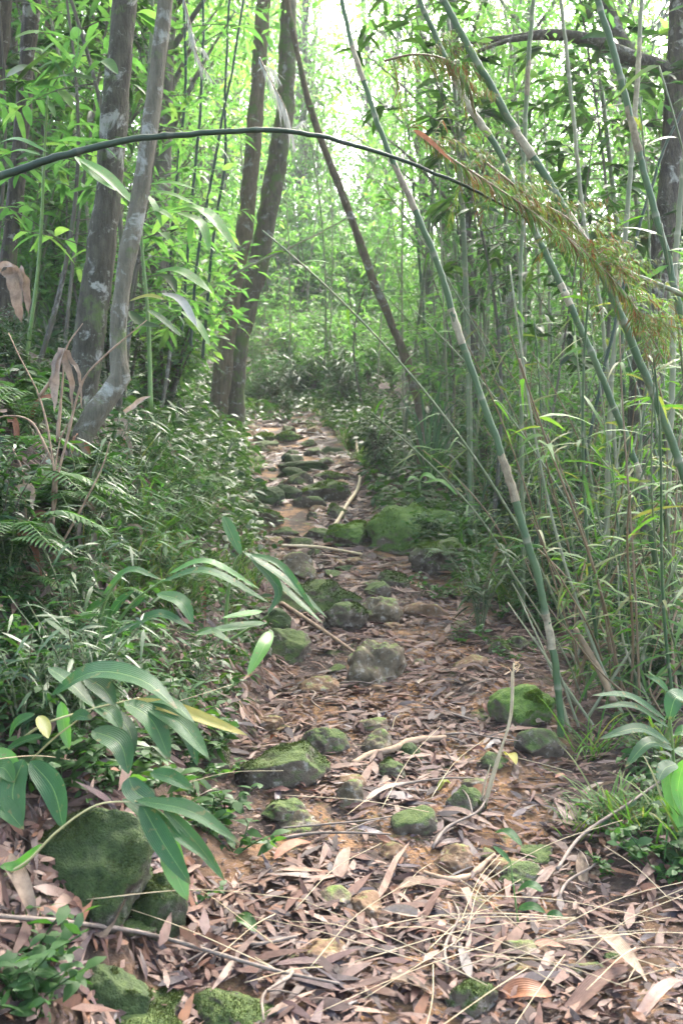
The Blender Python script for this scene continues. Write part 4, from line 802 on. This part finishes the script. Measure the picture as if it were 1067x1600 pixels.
leaf_plant('seedling', 'thin seedling with two round blue-green leaves low on the right path', (812, 1462), [(Z6([(560, 880), (545, 760), (530, 640)]), 4, 2.9, 2.9)], [(Z6([(555, 795), (600, 788), (640, 808)]), 15, 2.9, 2.85, h), (Z6([(640, 825), (670, 812), (700, 830)]), 15, 2.9, 2.85, h), (Z6([(530, 650), (505, 625), (475, 600)]), 14, 2.9, 2.85, h)])
# leaf sprays higher up on the left
B3 = 'brightleaf'; Zt = lambda pts: [(x * .506, y * .506) for x, y in pts]
leaf_plant('spray_plant', 'tall plant with fans of bright lance leaves between the pale bent tree and brown tree', (236, 640), [([(236, 640), (232, 500), (222, 380), (222, 300)], 8, 6.2, 6.0)], [
 (Zt([(460, 570), (530, 565), (605, 585)]), 13, 6, 5.9, B3), (Zt([(455, 590), (530, 600), (610, 635)]), 11, 6, 5.9, B3), (Zt([(530, 650), (640, 660), (735, 775)]), 22, 6, 5.7, B3), (Zt([(545, 655), (620, 690), (650, 780)]), 18, 6, 5.8, B3), (Zt([(520, 650), (600, 640), (690, 700)]), 16, 6, 5.8, B3),
 (Zt([(480, 840), (560, 840), (655, 905)]), 24, 6, 5.8, B3), (Zt([(470, 850), (520, 860), (545, 905)]), 20, 6, 5.8, 'darkleaf'), (Zt([(500, 905), (560, 930), (610, 1010)]), 16, 6, 5.8, 'greyfrond'), (Zt([(400, 930), (460, 915), (510, 925)]), 14, 6, 5.9, 'yellowleaf'), (Zt([(455, 955), (500, 985), (560, 1040)]), 13, 6, 5.8, h),
 (Zt([(590, 660), (590, 700), (585, 770)]), 12, 6, 5.9, B3), (Zt([(450, 660), (490, 650), (540, 680)]), 14, 6, 5.9, B3), (Zt([(455, 600), (480, 640), (500, 700)]), 12, 6, 5.9, B3), (Zt([(560, 960), (610, 1000), (650, 1070)]), 14, 6, 5.8, B3), (Zt([(400, 960), (440, 1000), (500, 1010)]), 20, 6, 5.8, 'darkleaf')])
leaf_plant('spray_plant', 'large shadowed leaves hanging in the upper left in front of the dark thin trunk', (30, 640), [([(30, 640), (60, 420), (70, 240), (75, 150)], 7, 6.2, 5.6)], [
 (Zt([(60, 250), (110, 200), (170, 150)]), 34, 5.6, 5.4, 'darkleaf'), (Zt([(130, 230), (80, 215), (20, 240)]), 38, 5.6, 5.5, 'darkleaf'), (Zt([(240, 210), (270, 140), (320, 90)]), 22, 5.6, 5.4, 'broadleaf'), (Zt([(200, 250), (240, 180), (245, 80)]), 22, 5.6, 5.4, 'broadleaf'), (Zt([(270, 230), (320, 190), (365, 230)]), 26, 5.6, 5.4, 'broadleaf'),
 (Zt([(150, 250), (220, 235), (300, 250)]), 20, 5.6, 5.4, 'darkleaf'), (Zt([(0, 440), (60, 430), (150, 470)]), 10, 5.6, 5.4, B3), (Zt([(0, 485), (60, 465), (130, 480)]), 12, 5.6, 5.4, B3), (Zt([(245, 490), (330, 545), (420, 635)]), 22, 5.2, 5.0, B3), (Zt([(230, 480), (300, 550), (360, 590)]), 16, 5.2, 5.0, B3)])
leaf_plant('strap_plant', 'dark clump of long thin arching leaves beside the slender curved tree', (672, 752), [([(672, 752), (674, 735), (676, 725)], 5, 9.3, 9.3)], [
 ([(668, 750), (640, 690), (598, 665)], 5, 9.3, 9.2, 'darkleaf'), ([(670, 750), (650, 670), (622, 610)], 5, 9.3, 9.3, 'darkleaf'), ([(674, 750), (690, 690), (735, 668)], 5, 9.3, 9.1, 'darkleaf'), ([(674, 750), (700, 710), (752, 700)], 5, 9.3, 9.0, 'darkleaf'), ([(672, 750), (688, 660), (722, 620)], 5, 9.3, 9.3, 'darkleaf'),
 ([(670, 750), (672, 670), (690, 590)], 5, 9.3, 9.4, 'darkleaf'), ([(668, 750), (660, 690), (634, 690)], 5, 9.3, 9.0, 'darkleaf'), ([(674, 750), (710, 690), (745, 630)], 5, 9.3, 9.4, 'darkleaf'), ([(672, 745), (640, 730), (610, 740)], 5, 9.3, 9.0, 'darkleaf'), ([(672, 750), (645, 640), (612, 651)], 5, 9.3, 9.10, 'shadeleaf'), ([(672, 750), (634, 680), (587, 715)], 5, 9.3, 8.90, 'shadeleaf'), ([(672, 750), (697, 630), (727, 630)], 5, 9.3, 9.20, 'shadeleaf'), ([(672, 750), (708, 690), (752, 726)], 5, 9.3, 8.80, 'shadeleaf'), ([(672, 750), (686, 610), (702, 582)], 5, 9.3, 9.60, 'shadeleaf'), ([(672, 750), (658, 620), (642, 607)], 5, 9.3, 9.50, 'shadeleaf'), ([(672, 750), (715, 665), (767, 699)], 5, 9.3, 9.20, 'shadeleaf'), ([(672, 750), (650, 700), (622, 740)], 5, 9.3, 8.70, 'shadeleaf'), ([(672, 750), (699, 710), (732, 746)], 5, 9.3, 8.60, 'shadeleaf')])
leaf_plant('seedling', 'small bright-leaved seedling at the foot of the slender curved tree', (655, 765), [([(655, 765), (655, 752), (658, 745)], 4, 8.8, 8.8)], [([(655, 750), (665, 742), (682, 750)], 12, 8.8, 8.7, B3), ([(656, 752), (645, 746), (636, 752)], 10, 8.8, 8.7, B3), ([(660, 755), (690, 752), (715, 775)], 10, 8.8, 8.6, B3)])
# dead leaves hanging on the left bank
r = thing('withered_plant', 'withered brown plant with dead sheaths hanging on the dark left bank', 'plant', G(60, 860)); mb = MB()
for px in ([(20, 905), (84, 800), (80, 700), (62, 620), (30, 555), (14, 520)], [(84, 820), (84, 760), (94, 690), (112, 655)], [(84, 770), (104, 690), (128, 600), (160, 560), (230, 500)], [(82, 720), (50, 660), (10, 650), (-20, 665)], [(80, 880), (130, 790), (160, 730), (172, 690)], [(90, 690), (98, 600), (104, 545), (130, 505)], [(62, 620), (90, 580), (104, 545)], [(20, 905), (40, 830), (36, 740), (20, 700)]):
    tube(mb, smooth_curve(stem_points(px, 3.85, 3.85), 22), np.linspace(.0075, .002, 22), 6, .3, 20)
part('stem', mb, M['root'], r)
for px, w in (([(100, 545), (90, 590), (86, 645)], 15), ([(104, 548), (112, 590), (113, 640)], 9), ([(97, 548), (84, 580), (78, 610)], 7), ([(106, 548), (122, 580), (130, 640)], 6), ([(12, 420), (28, 440), (32, 505)], 22), ([(30, 418), (44, 450), (44, 492)], 15), ([(36, 800), (46, 840), (40, 885)], 24), ([(28, 820), (34, 870), (36, 900)], 11), ([(48, 868), (62, 900), (58, 935)], 11), ([(30, 810), (24, 840), (26, 862)], 9), ([(195, 645), (215, 630), (236, 618)], 8), ([(0, 425), (10, 415), (24, 420)], 12), ([(60, 860), (66, 880), (64, 910)], 9)):
    b_ = blade(MB(), stem_points(px, 3.8, 3.75), w / F * 3.8 * 1.2, 16, 'strap', (U(-.6, .6), -1, .2), .4); v_ = b_.v[0]; v_ += np.stack([fbm(v_ * 22, 3) * .008, fbm(v_ * 22 + 9, 3) * .012, fbm(v_ * 18 + 4, 2) * .006], -1)
    part('dead_leaf', b_, M['sheath'], r)
del r

# ------------------------------------------------------------------ undergrowth prototypes
def grass_make(n, L, Wd, droop, mt='grassblade'):
    def make():
        mb = MB(); b = rng.normal(0, .05, (n, 3)); b[:, 2] = -.02; d = nrmz(rdir(n, .6, 1.0) * np.array([1, 1, 1.6]))
        Ls = U(.5, 1.0, n) * L; leaves(mb, b, d, nrmz(np.cross(d, np.cross(d, [0, 0, 1.]) ) * -1 + .001), Ls, U(.7, 1.2, n) * Wd, 6, 'strap', U(.3, 1.0, n) * droop, .2)
        return single('grass_tuft', mb, M[mt], (0, 0, 0), None, None, world=False)
    return Proto(make)
def shrub_make(name, hgt, spread, nst, per, Ls, Wr, mt, prof='lance', nseg=3, stem='bark_far'):
    def make():
        r = thing(name, None, None, (0, 0, 0)); mb, ms = MB(), MB()
        for _ in range(nst):
            a = U(0, 6.28); e = np.array([math.cos(a), math.sin(a), 0]) * spread * U(.3, 1); h_ = hgt * U(.6, 1)
            c = smooth_curve([(0, 0, -.03), e * .35 + np.array([0, 0, h_ * .55]), e + np.array([0, 0, h_])], 14); tube(ms, c, np.linspace(.012, .003, 14) * (hgt / 1.2) ** .5, 5)
            k = rng.integers(4, 14, per); p = c[k]; d = rdir(per, -.5, .5); off = U(0, .16, per)[:, None] * hgt / 1.2
            L = U(Ls[0], Ls[1], per); leaves(mb, p + d * off, d, upn(per, .4), L, L * Wr * U(.8, 1.2, per), nseg, prof, U(.05, .45, per))
        part('stem', ms, M[stem], r, False); part('foliage', mb, M[mt], r, False); return r
    return Proto(make)
def fern_make(nf, L):
    def make():
        r = thing('fern', None, None, (0, 0, 0)); mb, ms = MB(), MB()
        for _ in range(nf):
            a = U(0, 6.28); e = np.array([math.cos(a), math.sin(a), 0]); l = L * U(.7, 1.1)
            c = smooth_curve([(0, 0, 0), e * l * .45 + np.array([0, 0, l * .55]), e * l + np.array([0, 0, l * .35])], 26); tube(ms, c, np.linspace(.004, .0015, 26), 5)
            tg = nrmz(np.gradient(c, axis=0)); sd_ = nrmz(np.cross(tg, [0, 0, 1.])); t = np.linspace(0, 1, 26)
            for s in (-1, 1):
                ll = l * .26 * np.sin(np.pi * np.clip(t * .9 + .08, 0, 1)); leaves(mb, c[3:], nrmz(sd_ * s + tg * .4)[3:], upn(23, .15), ll[3:], ll[3:] * .22, 3, 'strap', .2)
        part('stem', ms, M['greenstem'], r, False); part('fronds', mb, M['fern'], r, False); return r
    return Proto(make)
def seedling_make():
    def make():
        mb = MB()
        for _ in range(6):
            d0 = rdir(1, .5, 1.6)[0]; ln = U(.07, .16); c = smooth_curve([(0, 0, -.01), d0 * ln * .5, d0 * ln + rng.normal(0, .012, 3)], 8); tube(mb, c, .0018, 5)
            m_ = 7; k = np.array([2, 3, 4, 5, 6, 7, 7]); d = rdir(m_, -.2, .5); L = U(.028, .06, m_); leaves(mb, c[k], d, upn(m_, .4), L, L * .5, 3, 'oval', U(0, .4, m_))
        return single('small_herb', mb, M['fern'], (0, 0, 0), None, None, world=False)
    return Proto(make)
GR = [grass_make(46, .55, .010, .6), grass_make(36, .75, .012, .7), grass_make(60, .4, .007, .5)]
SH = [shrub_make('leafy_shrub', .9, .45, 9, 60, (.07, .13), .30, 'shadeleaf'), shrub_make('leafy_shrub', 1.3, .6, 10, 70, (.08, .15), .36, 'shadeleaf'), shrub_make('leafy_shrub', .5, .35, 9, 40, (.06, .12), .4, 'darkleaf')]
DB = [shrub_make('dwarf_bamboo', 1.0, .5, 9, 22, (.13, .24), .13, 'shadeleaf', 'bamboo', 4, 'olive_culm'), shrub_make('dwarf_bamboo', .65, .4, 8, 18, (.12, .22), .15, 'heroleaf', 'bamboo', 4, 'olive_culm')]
FE = [fern_make(8, .5), fern_make(7, .4)]
SE = [seedling_make(), seedling_make()]
def where(px, py):
    g = G(px, py)
    if px < 330: return 'on the left bank below the bent tree' if py > 760 else 'high on the left bank among the tree trunks'
    if px < 470 and py > 660: return 'along the left edge of the stony path'
    if py < 720: return 'at the top of the path beyond the steps'
    if px < 760: return 'beside the big bright mossy boulder'
    return 'on the right below the leaning culms' if py < 1120 else 'in the lower right corner by the upright plant'
def scatter_px(P, cells, word, cat, group, sc=(.7, 1.2), jit=16):
    for (px, py) in cells:
        px += U(-jit, jit); py += U(-jit, jit) * .6; g = G(px, py); pr = P[rng.integers(0, len(P))]
        pr.place(g, (U(-.08, .08), U(-.08, .08), U(0, 6.28)), float(U(*sc)), f'{word} {where(px, py)}', cat, group)
def cells(x0, x1, y0, y1, n): return [(U(x0, x1), U(y0, y1)) for _ in range(n)]
scatter_px(GR, cells(200, 385, 690, 960, 100) + cells(335, 400, 640, 760, 14) + cells(100, 200, 800, 960, 14) + cells(385, 560, 618, 668, 22), 'tuft of narrow arching green grass', 'grass', 'grass tufts', (.5, 1.0))
scatter_px(GR, cells(520, 640, 640, 740, 26) + cells(700, 1060, 750, 960, 64) + cells(900, 1060, 1180, 1330, 8), 'tuft of narrow arching green grass', 'grass', 'grass tufts', (.5, 1.0))
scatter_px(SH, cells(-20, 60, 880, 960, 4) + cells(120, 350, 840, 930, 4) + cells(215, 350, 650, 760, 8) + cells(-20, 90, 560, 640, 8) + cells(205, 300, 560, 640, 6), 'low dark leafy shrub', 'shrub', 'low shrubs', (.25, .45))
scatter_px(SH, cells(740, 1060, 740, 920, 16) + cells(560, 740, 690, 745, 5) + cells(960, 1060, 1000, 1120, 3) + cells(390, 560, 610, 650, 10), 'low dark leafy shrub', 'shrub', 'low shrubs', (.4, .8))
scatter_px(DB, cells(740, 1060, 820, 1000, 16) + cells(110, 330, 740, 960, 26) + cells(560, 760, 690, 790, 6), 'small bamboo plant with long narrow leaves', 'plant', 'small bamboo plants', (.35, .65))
scatter_px(FE + GR + DB, cells(385, 570, 580, 640, 36), 'pale green low plant', 'plant', 'low plants where the path ends', (.9, 1.5))
scatter_px(DB, cells(0, 340, 930, 1230, 14), 'small bamboo plant with long narrow leaves', 'plant', 'small bamboo plants', (.3, .5))
scatter_px(FE, cells(0, 340, 700, 1000, 26) + cells(-20, 130, 600, 860, 16) + cells(350, 560, 580, 655, 16) + cells(690, 800, 830, 960, 6), 'green fern with arching fronds', 'fern', 'ferns', (.4, .9))
scatter_px(SE, cells(-10, 300, 940, 1260, 90) + cells(300, 380, 1040, 1330, 18) + cells(930, 1066, 1190, 1390, 15) + cells(620, 720, 800, 870, 14) + [(30, 1530), (50, 1500), (70, 1560), (90, 1510), (40, 1580), (20, 1560), (60, 1590), (300, 1420)] + cells(680, 860, 900, 1030, 14), 'small round-leaved green herb', 'herb', 'small herbs', (.6, 1.3))

for k in range(15):   # herbs rooted on the shaded flank of the big boulder
    px, py = U(640, 735), U(812, 868); d = G(653, 872)[1] - .05
    SE[k % 2].place(PX(px, py, d), (U(-.3, .3), U(-.3, .3), U(0, 6.28)), float(U(.8, 1.5)), 'small dark herb growing over the flank of the big mossy boulder', 'herb', 'small herbs')
for k in range(46):
    px, py = (U(20, 330), U(720, 960)) if k < 34 else (U(200, 380), U(640, 740)); g = G(px, py); g = g + np.array([0, -.1, U(.08, .32)]); a = U(0, 6.28); L = U(.14, .3)
    tip = g + np.array([math.cos(a) * L * .5, math.sin(a) * L * .3 - .03, -L * U(.5, .9)]); b_ = blade(MB(), [g, (g + tip) / 2 + np.array([math.cos(a) * .03, 0, .05]), tip], U(.014, .034), 12, 'strap', (U(-.6, .6), -1, .3), .35); v_ = b_.v[0]; v_ += np.stack([fbm(v_ * 22, 2) * .005] * 3, -1)
    single('dead_leaf', b_, M['sheath' if k % 3 else 'redleaf'], g, 'dry brown leaf caught hanging in the undergrowth of the left bank', 'leaf', 'dead leaves hanging on the left bank')
# dense ground cover of the banks
def cover():
    mb = MB(); n = 60000
    y = 3.0 + 23 * rng.random(n) ** 1.25; s = rng.random(n) < .55
    xl = XC(y) - WL(y) - .12 - np.abs(rng.normal(0, 1.3, n)); xr = XC(y) + WR(y) + .15 + np.abs(rng.normal(0, 1.8, n))
    x = np.where(s, xl, xr); far = y > 16.5; x = np.where(far & (rng.random(n) < .6), XC(y) + U(-2.5, 2.5, n), x); p, nn = onground(x, y); k = (fbm(p * 1.7, 2) > -.45) & ~((x < XC(y) - WL(y) - .5) & (y > 3.2) & (y < 5.6) & (rng.random(n) < .3)); p, nn, y = p[k], nn[k], y[k]; n = len(p)
    hgt = np.abs(rng.normal(0, .09, n)) * np.clip(y / 6, .5, 1.6); p = p + nn * hgt[:, None]; L = U(.04, .10, n) * np.clip(y / 6, .8, 1.6)
    leaves(mb, p, rdir(n, -.5, .5), upn(n, .5), L, L * U(.25, .5, n), 3, 'lance', U(0, .4, n))
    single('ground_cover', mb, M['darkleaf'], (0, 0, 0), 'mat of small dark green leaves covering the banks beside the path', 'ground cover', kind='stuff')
cover()

# ------------------------------------------------------------------ bamboo and trees behind
def bamboo_make(hgt, rad, arch, mt, leafz=.3, dens=1.0):
    def make():
        r = thing('bamboo', None, None, (0, 0, 0)); n = 60; t = np.linspace(0, 1, n)
        c = np.stack([arch * t ** 2.4, .1 * np.sin(t * 3), hgt * (t - .12 * arch / hgt * t ** 4)], -1); c[0, 2] = -.1
        mb = MB(); tube(mb, c, rad * (1 - .8 * t ** 1.5), 7)
        ml, mt2 = MB(), mb
        for z in np.arange(leafz, .99, .34 / hgt * 1.1):
            k = int(z * (n - 1)); p = c[k]
            for _ in range(2):
                d = rdir(1, .1, .7)[0]; ln = U(.35, .95) * (1.1 - .5 * z)
                q = smooth_curve([p, p + d * ln * .6, p + d * ln + np.array([0, 0, -.22 * ln])], 7); tube(mt2, q, np.linspace(.005, .002, 7), 4)
                m_ = int(10 * dens); kk = rng.integers(2, 7, m_); leaves(ml, q[kk] + rng.normal(0, .05, (m_, 3)), nrmz(d * .6 + rdir(m_, -.9, .1)), upn(m_, .4), U(.11, .22, m_), U(.016, .028, m_), 3, 'bamboo', U(.1, .5, m_))
        part('culm', mb, M[mt], r, False); part('foliage', ml, M['bambooleaf'], r, False); return r
    return Proto(make)
BB = [bamboo_make(7.5, .022, 1.2, 'pale_culm'), bamboo_make(9, .026, 1.8, 'olive_culm', .35), bamboo_make(6.5, .018, .7, 'pale_culm', .25), bamboo_make(8, .022, 2.4, 'green_culm', .4), bamboo_make(10, .03, 1.0, 'olive_culm', .45)]
def tree_make(hgt, rad, crown, z0, ncl, per, Ls, mt, bark='bark_far'):
    def make():
        r = thing('forest_tree', None, None, (0, 0, 0)); n = 24; t = np.linspace(0, 1, n)
        c = np.stack([.35 * np.sin(t * 3 + U(0, 6)) - .35 * np.sin(0), .3 * np.sin(t * 2.3), hgt * t], -1); c[:, :2] -= c[0, :2]; c[0, 2] = -.3
        mb = MB(); tube(mb, c, rad * (1 - .85 * t), 10, .15, 3); part('trunk', mb, M[bark], r, False)
        cen = []; ml, mw = MB(), MB()
        for _ in range(ncl):
            z = U(z0, 1.02); a = U(0, 6.28); w = crown * math.sqrt(max(.05, math.sin(math.pi * min(.98, (z - z0) / (1.06 - z0) * .85 + .12)))) * U(.35, 1.0)
            cen.append((w * math.cos(a), w * math.sin(a), hgt * z))
        cen = np.array(cen)
        for q in cen[::2]:
            k = int(np.clip(q[2] / hgt - .12, .05, .95) * (n - 1)); st = c[k]; cc = smooth_curve([st, (st + q) / 2 + np.array([0, 0, .15]), q], 7); tube(mw, cc, np.linspace(rad * .28, .008, 7), 5)
        part('limb', mw, M[bark], r, False); crown_leaves(ml, cen, .42 * (crown / 2) ** .5, per, Ls, .40); part('crown', ml, M[mt], r, False); return r
    return Proto(make)
TR = [tree_make(11, .12, 2.2, .25, 60, 44, (.12, .2), 'broadleaf'), tree_make(14, .16, 2.6, .35, 70, 46, (.13, .22), 'broadleaf'), tree_make(8, .08, 1.7, .2, 46, 42, (.11, .18), 'broadleaf'), tree_make(12, .13, 2.2, .3, 60, 44, (.12, .2), 'broadleaf'), tree_make(6, .06, 1.5, .15, 40, 42, (.1, .17), 'broadleaf')]
BS = [shrub_make('forest_shrub', 2.2, 1.1, 12, 110, (.11, .2), .38, 'broadleaf', 'lance', 2), shrub_make('forest_shrub', 1.6, .9, 12, 90, (.1, .18), .4, 'darkleaf', 'lance', 2), shrub_make('forest_shrub', 2.8, 1.2, 12, 110, (.14, .24), .16, 'bambooleaf', 'bamboo', 3, 'olive_culm')]
def sapling_make(hgt, n_br, Ls, mt):
    def make():
        r = thing('leafy_sapling', None, None, (0, 0, 0)); n = 40; t = np.linspace(0, 1, n)
        c = np.stack([.25 * np.sin(t * 4), .2 * np.sin(t * 3 + 1) - .2 * math.sin(1), hgt * t - .1], -1); mb = MB(); tube(mb, c, .02 * (1 - .8 * t), 7); ml = MB()
        for _ in range(n_br):
            k = rng.integers(10, n); d = rdir(1, -.1, .5)[0]; ln = U(.3, .8); q = smooth_curve([c[k], c[k] + d * ln * .5, c[k] + d * ln - np.array([0, 0, .12 * ln])], 10); tube(mb, q, np.linspace(.005, .002, 10), 5)
            m_ = 9; kk = rng.integers(3, 10, m_); L = U(*Ls, m_); leaves(ml, q[kk], nrmz(d * .5 + rdir(m_, -.5, .2)), upn(m_, .3), L, L * U(.24, .36, m_), 6, 'lance', U(.1, .5, m_), .15, True)
        part('stem', mb, M['bark_far'], r, False); part('foliage', ml, M[mt], r, False); return r
    return Proto(make)
LS = [sapling_make(4.0, 26, (.12, .22), 'broadleaf'), sapling_make(5.0, 30, (.14, .26), 'darkleaf'), sapling_make(3.2, 22, (.10, .2), 'broadleaf')]
def zone(x, y):
    px = 533.5 + x / y * F
    far = 'close behind' if y < 15 else 'far behind'
    if px < 250: return far + ' the mottled tree on the left'
    if px < 480: return far + ' the pair of leaning trunks left of the path'
    if px < 700: return far + ' the slender curved tree'
    if px < 880: return far + ' the tall banded leaning culm'
    return far + ' the grey tree at the right'
BSW = [BS[0], BS[2]]; BSX = [BS[0], BS[2]]; BBX = [BB[0], BB[2], BB[1]]; LSX = [LS[0], LS[2]]
def forest(P, n, yr, xr, word, cat, group, sc, clear=.7, seed=3, gap=0):
    g = np.random.default_rng(seed); placed = []
    for _ in range(n * 12):
        if len(placed) >= n: break
        y = yr[0] + (yr[1] - yr[0]) * g.random(); px = g.uniform(*xr); x = (px - 533.5) / F * y
        if y < 19 and -WL(y) - clear < x - XC(y) < WR(y) + clear: continue
        if 15.5 < y < 33 and 330 < px < 660 and not any(P is k for k in (BSW, BSX, BBX, LSX)): continue
        if any((x - a) ** 2 + (y - b) ** 2 < gap * gap for a, b in placed): continue
        placed.append((x, y)); pr = P[g.integers(0, len(P))]
        pr.place((x, y, H1(x, y)), (g.uniform(-.1, .1), g.uniform(-.1, .1), g.uniform(0, 6.28)), float(g.uniform(*sc)), f'{word} {zone(x, y)}', cat, group)
forest(BB, 34, (8.5, 15), (470, 1100), 'thin pale leafy bamboo', 'bamboo', 'bamboo stems of the thicket', (.75, 1.1), .5, 5, .25)
forest(BB, 44, (15, 30), (400, 1120), 'thin pale leafy bamboo', 'bamboo', 'bamboo stems of the thicket', (.8, 1.3), .6, 6, .4)
forest(BB, 16, (9, 24), (-40, 360), 'thin pale leafy bamboo', 'bamboo', 'bamboo stems of the thicket', (.8, 1.2), .6, 8, .4)
forest(TR, 12, (10, 17), (-60, 330), 'slender broadleaf forest tree', 'tree', 'trees of the forest behind', (.7, 1.1), 1.0, 9, 1.2)
forest(TR, 7, (11, 18), (620, 1120), 'slender broadleaf forest tree', 'tree', 'trees of the forest behind', (.7, 1.1), 1.0, 10, 1.2)
forest(BSW, 26, (19, 30), (350, 660), 'dense bushy forest shrub', 'shrub', 'shrubs of the forest behind', (.35, .75), 0, 41, .5)
forest(TR, 11, (34, 46), (330, 660), 'slender broadleaf forest tree', 'tree', 'trees of the forest behind', (.9, 1.4), 1.0, 51, 1.0)
forest([TR[4], TR[2]], 12, (33, 40), (380, 640), 'slender broadleaf forest tree', 'tree', 'trees of the forest behind', (.7, 1.0), 1.0, 52, .8)
forest(BSX, 20, (28, 38), (340, 660), 'dense bushy forest shrub', 'shrub', 'shrubs of the forest behind', (1.2, 2.1), 0, 53, .8)
forest(BBX, 18, (17.5, 31), (350, 660), 'thin pale leafy bamboo', 'bamboo', 'bamboo stems of the thicket', (.7, 1.15), .2, 54, .5)
forest(LSX, 14, (17.5, 28), (350, 650), 'thin leafy sapling', 'sapling', 'leafy saplings between the trunks', (.6, 1.2), .2, 55, .6)
forest(TR, 26, (17, 48), (200, 620), 'slender broadleaf forest tree', 'tree', 'trees of the forest behind', (.85, 1.3), 1.0, 21, 1.5)
forest(TR, 38, (18, 48), (-80, 1150), 'slender broadleaf forest tree', 'tree', 'trees of the forest behind', (.8, 1.25), 1.0, 11, 1.8)
forest(LS, 18, (6.2, 11), (-60, 320), 'thin leafy sapling', 'sapling', 'leafy saplings between the trunks', (.8, 1.15), .9, 31, .4)
forest(LS, 12, (8, 13), (600, 1100), 'thin leafy sapling', 'sapling', 'leafy saplings between the trunks', (.8, 1.2), .9, 32, .5)
forest(BS, 26, (9, 16), (-40, 1110), 'dense bushy forest shrub', 'shrub', 'shrubs of the forest behind', (.6, 1.0), .9, 12, .7)
forest(BS, 80, (16, 46), (-60, 1120), 'dense bushy forest shrub', 'shrub', 'shrubs of the forest behind', (.9, 1.7), .8, 13, 1.0)

for k in range(34):
    px, py = U(880, 1090), U(960, 1150); g = G(px, py); a = U(-.9, .9); e = g + np.array([math.sin(a) * U(.3, .9), U(-.3, .6), U(.05, .75)]); c = smooth_curve([g, (g + e) / 2 + rng.normal(0, .04, 3), e], 18)
    single('dead_cane', tube(MB(), c, np.linspace(U(.005, .010), .003, 18), 7, .15, 20), M[['brown_culm', 'root', 'pale_culm'][k % 3]], g, 'broken dry cane lying or leaning in the right thicket', 'cane', 'dead canes of the right thicket')
# thicket stems at the right edge
def cane_make(hgt, rad, mt, arch):
    def make():
        r = thing('thicket_cane', None, None, (0, 0, 0)); t = np.linspace(0, 1, 40); c = np.stack([arch * t ** 2, .03 * np.sin(t * 5), hgt * t - .05], -1)
        mb = MB(); tube(mb, c, rad * (1 - .5 * t), 7); part('culm', mb, M[mt], r, False)
        ml = MB(); m_ = 20; k = rng.integers(6, 40, m_); leaves(ml, c[k], rdir(m_, -.3, .6), upn(m_, .4), U(.16, .34, m_), U(.013, .026, m_), 5, 'bamboo', U(.2, .6, m_)); part('foliage', ml, M['grassblade'], r, False); return r
    return Proto(make)
CA = [cane_make(3.4, .011, 'olive_culm', 1.2), cane_make(3.0, .009, 'olive_culm', .8), cane_make(2.6, .008, 'brown_culm', -.6), cane_make(1.0, .011, 'brown_culm', .5), cane_make(1.6, .010, 'olive_culm', .9), cane_make(2.4, .010, 'olive_culm', .4), cane_make(1.7, .008, 'brown_culm', .2), cane_make(2.8, .011, 'pale_culm', .7), cane_make(2.0, .010, 'green_culm', -.3), cane_make(1.2, .009, 'brown_culm', .5)]
for k, (px, py) in enumerate(cells(885, 1110, 960, 1130, 64) + cells(800, 1080, 840, 970, 40) + cells(690, 800, 770, 850, 14) + cells(720, 1060, 780, 900, 30)):
    g = G(px, py); CA[rng.integers(0, len(CA))].place(g, (U(-.4, .35), U(-.5, .3), U(0, 6.28)), float(U(.5, 1.05)), 'thin leaning cane of the dense thicket right of the path', 'bamboo', 'canes of the right thicket')

# ------------------------------------------------------------------ haze
if HAZE > 0:
    m, t, o = mat('forest_haze'); pv = t.nodes.new('ShaderNodeVolumePrincipled'); pv.inputs['Density'].default_value = HAZE
    pv.inputs['Color'].default_value = (.92, .97, 1.0, 1); pv.inputs['Anisotropy'].default_value = .2; t.links.new(pv.outputs[0], o.inputs['Volume'])
    x0, x1, y0, y1, z0, z1 = -140, 140, -20, 270, -60, 60
    v = [(x, y, z) for x in (x0, x1) for y in (y0, y1) for z in (z0, z1)]
    q = [(0, 1, 3, 2), (4, 6, 7, 5), (0, 4, 5, 1), (2, 3, 7, 6), (0, 2, 6, 4), (1, 5, 7, 3)]
    single('haze', MB().add(v, q), m, (0, 0, 0), None, None, kind='stuff', smooth=False)
